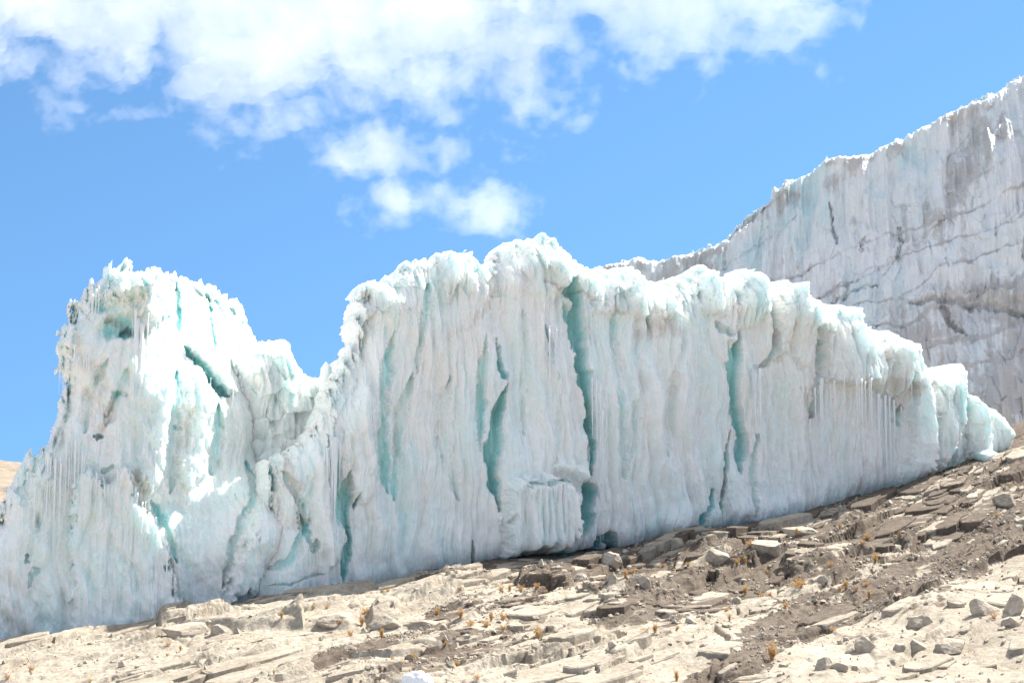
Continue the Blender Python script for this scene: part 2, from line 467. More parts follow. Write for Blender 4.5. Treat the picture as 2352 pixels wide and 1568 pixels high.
def rock_base(s, w):
    """the smooth rock slope: height at s along the ice, w metres in front of it"""
    z = np.interp(s, zc[:, 0], zc[:, 1])
    k = .075 + .012*np.clip((s-2)/10, 0, 1)
    left = 1-sstep(-1.5, 2.5, s)
    z = z - k*np.maximum(w, 0) - .0006*np.maximum(w, 0)**2
    z = z - left*(.9*np.maximum(.9-w, 0)) - (1-left)*np.where(s > 22.5, -.03, .12)*np.maximum(-w, 0)
    return z

# ================================================================== MAIN ICE WALL
def common(S, T, seed):
    """flutes, runnels and broken facets shared by the near ice"""
    ws = S + .25*fbm(S*.35, T*.35, 3, seed)
    big = fbm(S*.22, T*.16, 3, seed+1)
    fl1 = billow(ws/1.1+.12*T, T/9., 2, seed+2)
    fl2 = billow(ws/.38+.1*T, T/5., 2, seed+3)
    fl3 = billow(ws/.11, T/2.2, 2, seed+4)
    rough = fbm(S*3.5, T*2.2, 4, seed+5)
    return big, fl1, fl2, fl3, rough

def front_wall(S, T, D, pf):
    big, fl1, fl2, fl3, rough = common(S, T, 11)
    C = Carver(WALL, S, T, -1.)
    # distance below the top rim, in metres, measured straight down
    up = wall_top(S) - T
    topz = 1-sstep(.4, 2.4, up+.4*fbm(S*.5, T*.5, 2, 77))
    fz, fe = facets(S/.55+.2*T, T/.95+.2*S, 31, 1.3)
    fz2, fe2 = facets(S/.22, T/.4, 37, 1.2)
    H = .35*big + .38*fl1*(1-.5*topz) + .18*fl2*(1-.6*topz) + .055*fl3 + .035*rough + .018*billow((S*.85+T*.5)*9, (T*.85-S*.5)*2.5, 2, 19) + topz*(.13*fz+.06*fz2+.26*(facets(S/.36+.15*T, T/1.9, 33, 1.1)[0])+.10*billow(S/.17+.1*T, T/1.6, 2, 34)+.04*fbm(S*8, T*1.8, 3, 18))
    # the face leans back slightly and swells at the foot
    H = H + .10*sstep(6, 0, T+3) - .05*np.maximum(T-2, 0)*.4
    g, r, b = C.groove, C.ridge, C.block
    # great crevasse
    g([(1303, 640, .7, .5), (1296, 671, 1.2), (1302, 739, 1.1), (1305, 790, 1.), (1308, 842, .9), (1314, 876, .9), (1314, 927, .6), (1321, 978, .7), (1331, 1030, .6, .7), (1322, 1090, .5, .5)], .95, 15, .5, 1.8, .9)
    g([(1306, 1100, .7), (1314, 1130, 1.2), (1313, 1180, 1.3), (1303, 1215, 1.), (1298, 1235, .5)], 1.1, 19, .7)
    g([(1311, 1020, .5, .6), (1310, 1062, .6, .6)], .7, 8, .5)
    # second crevasse, soft on its left, sharp on its right
    g([(1134, 888, .4, .4), (1122, 944, .9), (1112, 995, 1.2), (1108, 1052, 1.2), (1108, 1090, 1.), (1111, 1130, .7), (1115, 1170, .35, .5)], .8, 15, .5, 2.0, .65)
    g([(1113, 780, .5, .5), (1121, 842, .8), (1131, 880, .8)], .4, 10, .4)
    g([(1092, 775, .4, .3), (1088, 830, .9), (1085, 859, 1.), (1087, 920, .9), (1080, 985, .6), (1074, 1040, .4, .2)], .34, 13, .3, 2., .6)
    g([(961, 660, .6), (957, 690, 1), (952, 729, 1), (945, 790, .9), (940, 860, .6, .5)], .25, 13, .1)
    g([(884, 770, .4, .3), (874, 830, .8), (862, 927, 1), (858, 1020, 1.1), (864, 1080, 1.1), (874, 1130, .8, .5)], .42, 26, .05, 1.1, .9)
    g([(925, 860, .5), (905, 950, 1), (893, 1060, 1), (885, 1150, .6)], .3, 22, .1)
    g([(1010, 870, .5), (1000, 950, 1), (1010, 1060, 1), (1030, 1150, .6)], .22, 24, .1)
    g([(1061, 1240, .5), (1058, 1275, 1), (1063, 1304, .9)], .6, 7, .7)
    g([(1175, 720, .6), (1183, 800, 1), (1180, 900, 1), (1175, 1000, .7)], .14, 16, .1)
    g([(1222, 752, .5, .6), (1232, 790, 1), (1236, 850, .6, .3)], .45, 9, .5)
    g([(1245, 860, .6), (1250, 960, 1), (1240, 1060, 1)], .12, 14, .1)
    # left buttress and the icicle recess beside it
    g([(783, 1080, .7), (779, 1130, 1), (778, 1164, 1), (783, 1232, .8), (772, 1330, .9)], .5, 9, .6, 2.4, .6)
    g([(735, 1000, .5, .4), (745, 1060, 1), (752, 1130, 1), (758, 1200, .5, .4)], .45, 20, .2)
    g([(800, 1130, .6), (790, 1165, 1)], .45, 8, .5)
    r([(700, 1010), (712, 1100), (720, 1200), (735, 1290)], .35, 40)
    r([(820, 900), (800, 1000), (810, 1150)], .35, 60)
    # seam up the left where the wall meets the tower
    g([(632, 1080), (650, 1120), (672, 1160), (672, 1215), (648, 1272), (600, 1305)], .28, 10, .3, .8, 2.2)
    g([(672, 1180), (690, 1240), (700, 1262), (705, 1240)], .3, 6, .6)
    g([(600, 1340), (660, 1325), (728, 1312)], .14, 4, .6)
    # shelf with an icicle curtain in front of the crevasse foot
    b([(1118, 1120), (1150, 1098), (1174, 1092), (1236, 1089), (1284, 1094), (1295, 1137), (1292, 1215), (1272, 1262), (1116, 1290), (1110, 1190)], .75, 26, .12, -.1, .22, .16, 61)
    g([(1170, 1108), (1215, 1112), (1258, 1104)], .35, 9, .3)
    r([(1236, 1070), (1280, 1078), (1310, 1100)], .35, 22)
    # dark recess at the foot
    g([(1330, 1262), (1360, 1230), (1385, 1262)], .8, 18, .6)
    g([(1130, 1285), (1300, 1268), (1440, 1256), (1500, 1240)], .7, 7, .3)
    # third crevasse
    g([(1660, 775, .7), (1657, 800, 1.), (1652, 859, 1.), (1656, 927, .9), (1667, 978, .7), (1676, 1020, .8), (1674, 1053, .9), (1670, 1090, .6)], .65, 15, .5, 2.2, .6)
    g([(1604, 750), (1620, 768), (1640, 775)], .3, 14, .3)
    g([(1643, 990, .5), (1629, 1030, .8), (1628, 1066, 1.), (1620, 1134, 1), (1618, 1200, .6)], .5, 7, .7)
    g([(1605, 1120, .5), (1592, 1152, 1), (1572, 1208, 1.3)], .6, 10, .5)
    g([(1700, 1000), (1690, 1080), (1693, 1190)], .25, 10, .4)
    g([(1460, 720, .5), (1450, 820), (1430, 930), (1410, 1060)], .14, 18, .1)
    g([(1540, 700, .5), (1525, 800), (1505, 900), (1490, 1050)], .16, 18, .1)
    g([(1378, 690, .5), (1375, 800), (1385, 950), (1400, 1100)], .22, 18, .15)
    # the dome left of the great crevasse
    b([(1130, 640), (1160, 572), (1240, 553), (1285, 600), (1296, 665), (1270, 720), (1180, 700), (1120, 700)], .15, 40, .1)
    b([(1235, 600), (1262, 585), (1296, 640), (1290, 668), (1240, 690)], .25, 8, -.8)
    b([(960, 612), (1000, 590), (1062, 586), (1085, 640), (1060, 690), (970, 700)], .12, 44)
    b([(1315, 640), (1400, 640), (1410, 730), (1330, 735)], .2, 14)
    # broken blocks along the crest
    b([(1405, 700), (1417, 640), (1436, 628), (1453, 654), (1462, 712), (1432, 748), (1410, 730)], .55, 10, -1.3, .3)
    b([(1470, 690), (1500, 650), (1530, 652), (1520, 740), (1480, 745)], .3, 8, -.4, 0, .2, .15)
    b([(1566, 715), (1580, 650), (1604, 618), (1634, 660), (1633, 722), (1590, 740)], .6, 10, -1.05, .45, .25, .25, 3)
    b([(1648, 735), (1660, 650), (1680, 630), (1722, 632), (1734, 660), (1720, 715), (1692, 757), (1655, 780)], .75, 10, -1.05, .4, .3, .22, 5)
    b([(1733, 830), (1747, 688), (1765, 655), (1795, 658), (1811, 695), (1836, 756), (1824, 818), (1796, 862), (1754, 822)], .85, 12, -1.05, .45, .25, .4, 6)
    b([(1838, 884), (1838, 801), (1855, 736), (1890, 700), (1925, 712), (1941, 756), (1968, 763), (1971, 893), (1960, 914), (1936, 886), (1858, 890)], .75, 6, -.55, 0., .55, .32, 8)
    b([(1966, 912), (1964, 790), (1990, 766), (2029, 798), (2038, 859), (2020, 900), (1993, 924)], .75, 9, -.7, .4, .4, .3, 9)
    b([(2030, 800), (2060, 780), (2085, 800), (2093, 860), (2080, 1000), (2064, 1110), (2015, 1128), (2028, 1000), (2038, 920)], .6, 10, -.9)
    b([(2096, 860), (2150, 850), (2188, 850), (2188, 900), (2175, 960), (2120, 1070), (2090, 1110), (2096, 980)], .45, 14, -.5, 0, .25, .4, 4)
    g([(1838, 790), (1832, 850), (1838, 920), (1825, 965)], .3, 12, .3)
    g([(1738, 700), (1735, 780), (1728, 830), (1700, 870)], .25, 10, .3)
    g([(2086, 880), (2084, 980), (2075, 1080)], .4, 9, .4)
    g([(2020, 930), (2010, 980)], .4, 18, .2)
    H = H + C.H
    silt = np.zeros_like(S)
    def smear(pts, wpx, amt):
        P = WALL.uv(np.array(pts, float), -1.); bb = C.box(P, wpx*C.m*1.5)
        d, _, _, _ = seg_dist(S[bb]+C.wob[bb]*2, T[bb]+C.wob2[bb]*2, P, False)
        silt[bb] = np.maximum(silt[bb], amt*np.clip(1-d/(wpx*C.m), 0, 1))
    smear([(1990, 890), (2030, 900), (2010, 930)], 34, .75)
    smear([(1440, 780), (1470, 760), (1500, 770)], 30, .3); smear([(1480, 650), (1540, 655)], 20, .5)
    smear([(1690, 860), (1745, 830), (1738, 760)], 9, .6); smear([(1800, 900), (1828, 960)], 16, .5)
    smear([(640, 1060), (665, 1120), (672, 1200)], 16, .6); smear([(1110, 690), (1060, 760), (1010, 780)], 24, .25)
    smear([(1215, 660), (1330, 690), (1400, 735)], 7, .45); smear([(1620, 1080), (1640, 1190), (1700, 1180)], 22, .3)
    smear([(1930, 1130), (1940, 1050)], 14, .35); smear([(1300, 1262), (1360, 1262), (1400, 1255)], 14, .7)
    silt += .12*sstep(1.2, 0, up)*fbm(S*2, T*2, 2, 5)
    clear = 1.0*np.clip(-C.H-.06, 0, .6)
    W = (1.0 + H)*pf
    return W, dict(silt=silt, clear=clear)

WALL_OUT = [(560, 1460), (560, 1330), (580, 1290), (600, 1240), (620, 1200), (612, 1150), (608, 1102), (620, 1060), (640, 1048), (690, 1015), (705, 992), (722, 955), (745, 912), (762, 880),
    (790, 838), (812, 795), (819, 765), (817, 715), (828, 688), (838, 662), (846, 655), (850, 645), (856, 656), (880, 648), (900, 640), (922, 618), (935, 614), (942, 620), (960, 604), (1000, 591), (1030, 586), (1062, 587), (1074, 600), (1085, 612), (1096, 610), (1108, 614), (1122, 610),
    (1136, 588), (1152, 572), (1164, 574), (1196, 560), (1222, 566), (1206, 551), (1232, 560), (1243, 549), (1262, 560), (1280, 578), (1296, 588), (1311, 606), (1336, 618), (1360, 622), (1392, 628), (1402, 622), (1436, 626), (1452, 650), (1480, 655), (1530, 652), (1560, 645), (1590, 632),
    (1605, 619), (1628, 645), (1662, 655), (1674, 640), (1684, 630), (1692, 636), (1722, 630), (1735, 658), (1760, 664), (1790, 660), (1800, 690), (1832, 698), (1862, 700), (1880, 712), (1903, 722), (1920, 712), (1930, 738), (1964, 738), (1975, 763), (2010, 768), (2050, 770), (2076, 795), (2088, 830),
    (2092, 854), (2122, 852), (2152, 854), (2184, 848), (2191, 868), (2186, 900), (2184, 960), (2190, 1050), (2192, 1086), (2130, 1108), (2000, 1148), (1920, 1174), (1850, 1194), (1780, 1219), (1700, 1229), (1580, 1231), (1500, 1254), (1440, 1276), (1390, 1284), (1300, 1294), (1200, 1304), (1130, 1308), (1060, 1326), (900, 1360), (780, 1400), (700, 1480), (560, 1520)]
_wt = [p for p in WALL_OUT[13:92]]
_wtc = WALL.uv(np.array(_wt, float), -1.); _o = np.argsort(_wtc[:, 0])
def wall_top(S): return np.interp(S, _wtc[_o, 0], _wtc[_o, 1]).astype(np.float32)

def edge_wall(S, T):
    hi = sstep(-1, 1.5, T-(-1.2))
    teeth = .16*np.maximum(noise(S*4.2+.6*T, T*.9, 41), -.2) + .09*noise(S*11, T*3., 42) + .05*noise(S*26, T*9, 43)
    teeth = teeth + .26*np.clip(1-4*np.abs(noise(S*2.6+.8*T, T*.5, 46)), 0, 1)*np.clip(noise(S*1.1, T*.3, 47)+.35, 0, 1) + .05*noise(S*14, T*9, 48)
    teeth = teeth + .15*np.clip(1-4*np.abs(noise(S*5.5+.5*T, T*.5, 49)), 0, 1)*np.clip(noise(S*1.7, T*.3, 50)+.4, 0, 1)
    sp = noise(S*7.5+1.3*T, T*1.6, 44)
    teeth = teeth + .22*np.maximum(sp-.35, 0)
    return teeth*(.25+.75*hi)*(.15+.85*sstep(-4.4, -3.3, S))

wall_root = empty('ice_wall', WALL.world(np.array(6.), np.array(-2.), np.array(-1.)))
tag(wall_root, 'long fluted white and turquoise ice wall split by deep crevasses, standing on rock', 'ice wall')
def to_parent(o, root):
    from mathutils import Matrix
    o.parent = root; o.matrix_parent_inverse = Matrix.Translation(-root.location)
    return o
HW = .024
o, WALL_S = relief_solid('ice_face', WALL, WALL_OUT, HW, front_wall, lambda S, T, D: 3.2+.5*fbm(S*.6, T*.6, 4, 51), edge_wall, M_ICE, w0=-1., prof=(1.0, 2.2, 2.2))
to_parent(o, wall_root)

def surf(samp, st):
    i = int(np.clip((st[0]-samp['lo'][0])/samp['h'], 0, samp['W'].shape[0]-1)); j = int(np.clip((st[1]-samp['lo'][1])/samp['h'], 0, samp['W'].shape[1]-1))
    return samp['W'][i, j]

# ================================================================== TOWER ON THE LEFT
TOWER_OUT = [(-160, 1600), (-140, 1330), (-40, 1240), (0, 1196), (10, 1128), (28, 1098), (58, 1066), (74, 1050), (98, 1026), (116, 1012), (124, 985), (138, 940), (150, 905), (150, 880), (139, 852), (134, 800), (136, 762), (150, 745), (163, 742), (164, 702), (173, 684), (182, 690),
    (200, 668), (224, 648), (238, 624), (262, 620), (284, 612), (300, 630), (322, 630), (350, 621), (384, 632), (400, 634), (440, 646), (480, 667), (510, 687), (530, 694), (544, 690), (549, 715), (568, 745), (576, 775), (586, 800), (590, 850), (596, 900), (602, 950), (598, 1000), (590, 1050), (601, 1063),
    (622, 1078), (626, 1113), (646, 1167), (648, 1232), (642, 1277), (612, 1310), (600, 1420), (560, 1600)]
def tower_top(S): return np.interp(S, _tt[_to, 0], _tt[_to, 1]).astype(np.float32)

_px0 = WALL.uv(np.array([[350, 900]], float), -1.6)[0, 0]; _tz = WALL.uv(np.array([[430, 930]], float), -1.6)[0, 1]
def mid_tower(S, T):
    """the tower swings away to the right and leans back there, where the sun rakes it"""
    up = sstep(-2.6, .3, T-.35*(S-_px0))
    turn = -1.0*np.logaddexp(0, (S-_px0)/.35)*.35*up
    lean = -.75*np.maximum(T-_tz, 0)*sstep(_px0-.8, _px0+.8, S)
    return turn+lean
_tt = WALL.trace(np.array(TOWER_OUT[2:37], float), -1.6, mid_tower); _to = np.argsort(_tt[:, 0])
def front_tower(S, T, D, pf):
    big, fl1, fl2, fl3, rough = common(S, T, 211)
    C = Carver(WALL, S, T, -1.6, mid_tower)
    up = tower_top(S)-T
    topz = 1-sstep(.3, 1.7, up+.3*fbm(S*.5, T*.5, 2, 78))
    fz, fe = facets(S/.5+.3*T, T/.8, 131, 1.2)
    fz2, fe2 = facets(S/.2, T/.34, 137, 1.2)
    dg = billow((S*.8+T*.6)/.8, (T*.8-S*.6)/3., 3, 140)
    H = .3*big + .26*fl1 + .13*fl2*(1-topz) + .04*fl3 + .05*rough + topz*(.34*fz+.16*fz2) + .16*dg
    g, r, b = C.groove, C.ridge, C.block
    # overhanging crest with the hollow beneath it
    b([(215, 700), (240, 630), (330, 625), (350, 690), (330, 720), (262, 722)], .75, 30)
    b([(305, 735), (318, 670), (350, 640), (380, 680), (372, 745), (352, 768)], .65, 16, -.4)
    C.pit(262, 762, 60, 34, .55, .2, .3); C.pit(280, 775, 26, 14, .5, .5, .5); C.pit(245, 745, 12, 10, .2, .4); C.pit(318, 775, 22, 20, .3, .2); C.pit(366, 742, 14, 20, .4, .4); C.pit(222, 712, 24, 26, .3, .2); C.pit(180, 730, 16, 20, .2, .2)
    b([(136, 800), (136, 762), (160, 744), (170, 770), (165, 830), (150, 850)], .3, 12)
    # slit of deep blue and its lit lip
    g([(408, 806, .6, .6), (424, 826, 1), (444, 850, 1.2), (466, 880, 1.4), (486, 902, 1.5), (506, 916, .8)], .65, 12, .8, 1., 1.)
    r([(425, 800), (460, 838), (500, 878), (520, 905)], .55, 26, 0, 1., 1.3)
    g([(534, 805, .6, .5), (546, 835, 1), (562, 868, 1.1), (580, 915, 1), (588, 965, .8, .6)], .55, 14, .5)
    g([(560, 930, .5, .5), (566, 958, 1), (572, 1010, 1), (575, 1052, .8)], .8, 9, .6)
    g([(545, 870, .6), (555, 905, 1), (560, 950, .8)], .5, 8, .5)
    # two raked columns under the slit with a trough between them
    r([(372, 880), (356, 961), (345, 1050), (335, 1135)], .6, 36, 0, 1.2, .8)
    r([(440, 855), (448, 940), (440, 1020), (420, 1120)], .75, 44, 0, 1.2, .8)
    g([(392, 860, .6), (388, 930, 1), (384, 1030, 1.1), (378, 1130, 1.)], .35, 24, .1)
    g([(480, 930, .6), (486, 1010, 1), (470, 1090, 1)], .35, 26, .1)
    # the curtain's edge, then a wide scoop, then the leaf-shaped buttress
    b([(150, 1400), (150, 1100), (195, 1082), (239, 1113), (270, 1072), (294, 1068), (303, 1130), (336, 1174), (363, 1250), (381, 1318), (402, 1360), (380, 1450), (150, 1500)], .7, 14, .25, 0, .10, .2, 143)
    C.pit(385, 1170, 60, 50, .35, 0.)
    g([(340, 1150), (372, 1210), (392, 1290)], .3, 14, .2)
    b([(577, 1053), (601, 1063), (624, 1080), (630, 1115), (648, 1167), (650, 1232), (640, 1277), (600, 1320), (520, 1390), (480, 1400), (505, 1300), (545, 1220), (562, 1150), (583, 1110)], .45, 16, -.15)
    g([(545, 1060), (570, 1100), (560, 1150), (520, 1240), (500, 1340)], .3, 14, .3)
    g([(518, 1130, .6), (540, 1170), (556, 1200), (562, 1230), (572, 1270)], .08, 3, .6)
    g([(590, 1300), (610, 1284), (640, 1274), (660, 1255)], .3, 6, .7); g([(598, 1345, .6), (592, 1320), (592, 1302)], .4, 5, .7); g([(560, 1350), (592, 1330)], .3, 5, .6)
    # pocks and cracks
    C.pit(84, 1200, 13, 28, .25, .2); g([(65, 1345), (70, 1315), (86, 1296)], .18, 7, .4); g([(62, 1290), (60, 1270)], .25, 6, .5); C.pit(100, 1420, 28, 30, .15, .1)
    g([(222, 1088), (240, 1080), (248, 1074)], .2, 7, .5); g([(245, 905), (268, 912), (285, 918)], .12, 8, .4); g([(235, 960), (248, 930), (262, 900)], .16, 10, .3)
    g([(230, 1000), (212, 1010)], .35, 6, .6); g([(390, 980), (402, 990)], .12, 6, .4)
    g([(190, 1000), (200, 900), (235, 840)], .25, 16, .1); g([(280, 860), (262, 920), (240, 980)], .2, 16, .1)
    g([(395, 665), (400, 720), (396, 780)], .4, 10, .5); g([(470, 700), (474, 760), (484, 810)], .35, 9, .5); g([(455, 690), (475, 700)], .4, 10, .5)
    C.pit(470, 690, 14, 12, .4, .5)
    H = H + C.H
    silt = np.zeros_like(S)
    def smear(pts, wpx, amt):
        P = WALL.trace(np.array(pts, float), -1.6, mid_tower); bb = C.box(P, wpx*C.m*1.5)
        d, _, _, _ = seg_dist(S[bb]+C.wob[bb]*2, T[bb]+C.wob2[bb]*2, P, False)
        silt[bb] = np.maximum(silt[bb], amt*np.clip(1-d/(wpx*C.m), 0, 1))
    smear([(250, 745), (290, 770), (345, 790), (395, 800)], 22, .38); smear([(430, 680), (470, 690)], 18, .4); smear([(440, 920), (500, 930)], 20, .3)
    smear([(250, 920), (235, 980)], 12, .45); smear([(195, 850), (210, 960)], 40, .18); smear([(300, 1090), (350, 1220), (385, 1330)], 12, .4); smear([(380, 1260), (395, 1260)], 24, .3); smear([(30, 1400), (60, 1450)], 40, .4)
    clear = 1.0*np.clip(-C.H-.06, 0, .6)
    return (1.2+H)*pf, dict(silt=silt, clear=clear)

def edge_tower(S, T):
    return .30*np.clip(1-4*np.abs(noise(S*2.8-.6*T, T*.6, 246)), 0, 1)*np.clip(noise(S*1.2, T*.4, 247)+.4, 0, 1) + .05*noise(S*14, T*9, 248) + .17*np.maximum(noise(S*4.5-.5*T, T*1.1, 241), -.3) + .12*noise(S*9, T*2.5, 242) + .05*noise(S*24, T*8, 243)

tower_root = empty('ice_tower', WALL.world(np.array(-5.), np.array(-3.), np.array(-1.6)))
tag(tower_root, 'overhanging white ice tower at the left, hung with icicles, sunlit on its right', 'ice tower')
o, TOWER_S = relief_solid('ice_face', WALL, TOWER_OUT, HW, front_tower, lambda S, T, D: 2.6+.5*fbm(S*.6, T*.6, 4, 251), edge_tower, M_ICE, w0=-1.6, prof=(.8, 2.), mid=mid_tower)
to_parent(o, tower_root)

def front_small(seed, depth, amp=1.):
    def f(S, T, D, pf):
        big, fl1, fl2, fl3, rough = common(S, T, seed)
        fz, _ = facets(S/.45, T/.6, seed+7, 1.2)
        H = .25*big+.35*fl1+.2*fl2+.06*fl3+.05*rough+.2*fz
        return (depth+amp*H)*pf, dict(silt=.25*fbm(S*1.5, T, 3, seed+9), clear=S*0)
    return f
def edge_small(seed):
    return lambda S, T: .1*noise(S*5, T*1.5, seed)+.08*noise(S*11, T*4, seed+1)+.04*noise(S*25, T*9, seed+2)

REAR = [(530, 830), (560, 800), (580, 786), (600, 789), (622, 784), (642, 779), (656, 784), (664, 800), (672, 822), (684, 848), (692, 862), (715, 868), (732, 874), (742, 900), (752, 960), (740, 1060), (700, 1150), (600, 1160), (540, 1000)]
o, _ = relief_solid('serac', WALL, REAR, .03, front_small(311, .9, 1.3), lambda S, T, D: 1.5+0*S, edge_small(315), M_ICE, w0=-4.2, prof=(.9, 1.4))
to_parent(o, tower_root)
PIN = [(733, 900), (735, 868), (738, 845), (748, 831), (757, 838), (762, 862), (762, 900), (756, 960), (735, 990), (728, 950)]
o, _ = relief_solid('pinnacle', WALL, PIN, .02, front_small(321, .3, .25), lambda S, T, D: .3+0*S, lambda S, T: .02*noise(S*9, T*5, 5), M_ICE, w0=-2.6, prof=(.2, .2))
to_parent(o, wall_root)

# ice at the right end
END = [(2186, 1070), (2186, 974), (2188, 908), (2204, 904), (2225, 921), (2250, 930), (2269, 940), (2300, 966), (2319, 1000), (2302, 1040), (2270, 1052), (2246, 1052)]
def front_end(S, T, D, pf):
    W, at = front_small(331, .5, .4)(S, T, D, pf)
    C = Carver(WALL, S, T, -.8)
    C.block([(2190, 1060), (2190, 910), (2206, 902), (2224, 924), (2238, 1000), (2246, 1056)], .55, 9, -.5)
    return W+C.H*pf, at
end_o, _ = relief_solid('ice_slab', WALL, END, .024, front_end, lambda S, T, D: 1.+0*S, edge_small(335), M_ICE, w0=-.8, prof=(.4, .8))
tag(end_o, 'smooth leaning ice slab with a bright left edge at the right tip of the ice wall', 'ice slab')
CH = [(2240, 1040), (2256, 1034), (2268, 1031), (2286, 1040), (2302, 1050), (2310, 1070), (2290, 1074), (2264, 1072), (2250, 1060)]
o, _ = relief_solid('fallen_ice_chunk', WALL, CH, .02, front_small(341, .35, .3), lambda S, T, D: .4+0*S, lambda S, T: .02*noise(S*9, T*9, 5), M_ICE, w0=.5, prof=(.25, .25))
tag(o, 'pale rounded ice chunk fallen on the rock below the leaning slab', 'ice chunk')

# ------------------------------------------------------------------ icicles
def icicle(root, samp, ch, u, v0, v1, wpx, w0, out=.12, seed=0, mid=None):
    rg = random.Random(seed*7919+int(u*13))
    v0 += rg.uniform(-14, 10); v1 += rg.uniform(-30, 12)*min(1, (v1-v0)/120); u += rg.uniform(-3, 3)
    st = ch.trace(np.array([[u, v0], [u, v1]], float), w0+.6, mid); st[1, 0] = st[0, 0]
    wmax = max(surf(samp, (st[0, 0]+dx, st[0, 1]+dz)) for dx in (-.05, 0, .05) for dz in (-.12, 0, .1))
    L = st[0, 1]-st[1, 1]; r0 = wpx*42/F*.46*rg.uniform(.55, 1.3)
    nr, ns = 14, 7
    V = []; lean = (rg.random()-.5)*.03
    for i in range(nr+1):
        f = i/nr
        rr = r0*(1-f)**.55*(1+.22*math.sin(f*22+rg.random()*1.2)) if i < nr else .002
        if i == 0: rr = r0*1.5
        for k in range(ns):
            an = 2*math.pi*k/ns
            q = rr*(1+.12*math.sin(3*an+f*5))
            V.append((st[0, 0]+math.cos(an)*q+lean*f*L*.3, st[0, 1]+.06-f*(L+.06), wmax+out*.5-.02+math.sin(an)*q))
    V = np.array(V); P = ch.world(V[:, 0], V[:, 1], V[:, 2])
    fs = [(i*ns+k, (i+1)*ns+k, (i+1)*ns+(k+1) % ns, i*ns+(k+1) % ns) for i in range(nr) for k in range(ns)]
    fs.append(tuple(range(ns)))
    o = mesh_obj('icicle', P, fs, M_ICICLE, None, True)
    return to_parent(o, root)

rg = random.Random(5)
WI = [(1690, 862, 930, 3), (1718, 866, 910, 4), (1841, 888, 990, 4), (1872, 886, 960, 4), (1880, 886, 1000, 3), (1913, 886, 1010, 4), (1921, 886, 970, 3), (1928, 886, 1030, 4), (1950, 905, 960, 3), (1967, 915, 1000, 4), (2023, 930, 1010, 4), (2030, 940, 1060, 4), (2056, 900, 1000, 3), (2110, 900, 980, 4), (2135, 890, 960, 3), (1712, 868, 1022, 6), (1702, 868, 1000, 4), (1699, 870, 985, 3), (1707, 880, 960, 3), (1858, 886, 1125, 8), (1852, 890, 1080, 5), (1866, 886, 1060, 4), (1897, 884, 1062, 6), (1906, 884, 1066, 7), (1900, 884, 990, 4), (1936, 884, 905, 5), (1944, 886, 910, 4),
      (1960, 912, 1070, 4), (1974, 920, 1045, 6), (1978, 920, 1030, 4), (1994, 930, 1120, 6), (2000, 930, 1128, 6), (2006, 930, 1090, 4), (2012, 930, 1110, 5), (2018, 930, 1040, 4), (1986, 925, 1020, 3), (1826, 960, 1020, 4),
      (742, 1010, 1150, 6), (747, 1005, 1190, 8), (754, 1012, 1205, 8), (760, 1020, 1170, 5), (737, 1040, 1140, 5), (764, 1030, 1140, 4), (829, 850, 930, 3), (853, 830, 925, 3), (858, 840, 880, 2.5), (731, 1040, 1100, 4),
      (1237, 760, 900, 3), (1243, 760, 960, 4), (1249, 765, 920, 3), (1256, 770, 860, 3), (1335, 880, 1010, 3), (1340, 880, 1080, 4), (1346, 890, 1250, 5), (1352, 960, 1240, 4), (1360, 900, 1180, 3), (1440, 1160, 1248, 3), (1452, 1150, 1240, 3)]
for k, (u, v0, v1, wp) in enumerate(WI):
    icicle(wall_root, WALL_S, WALL, u, v0, v1, wp*1.15, -1., .5, k)
TI = [(302, 735, 870, 8), (308, 735, 920, 7), (320, 760, 905, 12), (316, 770, 960, 8), (328, 745, 850, 5), (297, 738, 800, 4), (312, 750, 780, 4), (345, 770, 830, 4), (368, 765, 850, 5), (374, 760, 820, 4), (362, 770, 800, 3), (378, 755, 800, 3),
      (210, 690, 750, 4), (216, 680, 770, 4), (222, 680, 780, 4), (226, 690, 745, 4), (236, 690, 720, 3), (206, 700, 760, 3), (154, 850, 890, 3), (160, 760, 850, 3), (200, 800, 890, 4), (172, 800, 880, 3), (180, 830, 900, 3), (188, 830, 870, 3), (195, 840, 880, 3), (165, 800, 875, 3),
      (160, 1010, 1130, 3), (164, 1020, 1160, 4), (170, 1010, 1190, 4), (152, 1040, 1180, 4), (158, 1060, 1210, 4), (178, 1020, 1150, 3), (185, 1030, 1170, 4), (190, 1040, 1190, 3), (197, 1085, 1200, 3), (205, 1090, 1180, 3), (214, 1100, 1220, 4), (222, 1105, 1190, 3), (232, 1112, 1200, 3), (240, 1115, 1180, 3), (250, 1110, 1200, 3), (262, 1090, 1180, 3),
      (300, 1135, 1230, 4), (306, 1140, 1270, 4), (312, 1150, 1290, 3), (320, 1160, 1260, 3), (330, 1172, 1280, 3), (340, 1190, 1270, 3), (104, 1040, 1200, 4), (110, 1040, 1250, 5), (116, 1050, 1190, 4), (122, 1060, 1260, 4), (128, 1060, 1300, 5), (134, 1050, 1240, 4), (140, 1080, 1290, 4), (146, 1060, 1180, 3), (60, 1100, 1200, 4), (66, 1110, 1180, 3), (82, 1110, 1220, 4), (50, 1110, 1190, 3),
      (445, 872, 905, 3), (470, 892, 925, 2.5), (520, 905, 960, 3), (345, 1040, 1120, 4), (338, 1050, 1130, 4), (395, 1000, 1100, 3), (376, 1310, 1370, 3), (368, 1290, 1380, 3)]
for k, (u, v0, v1, wp) in enumerate(TI):
    icicle(tower_root, TOWER_S, WALL, u, v0, v1, wp*1.05, -1.6, .22, k+100, mid_tower)
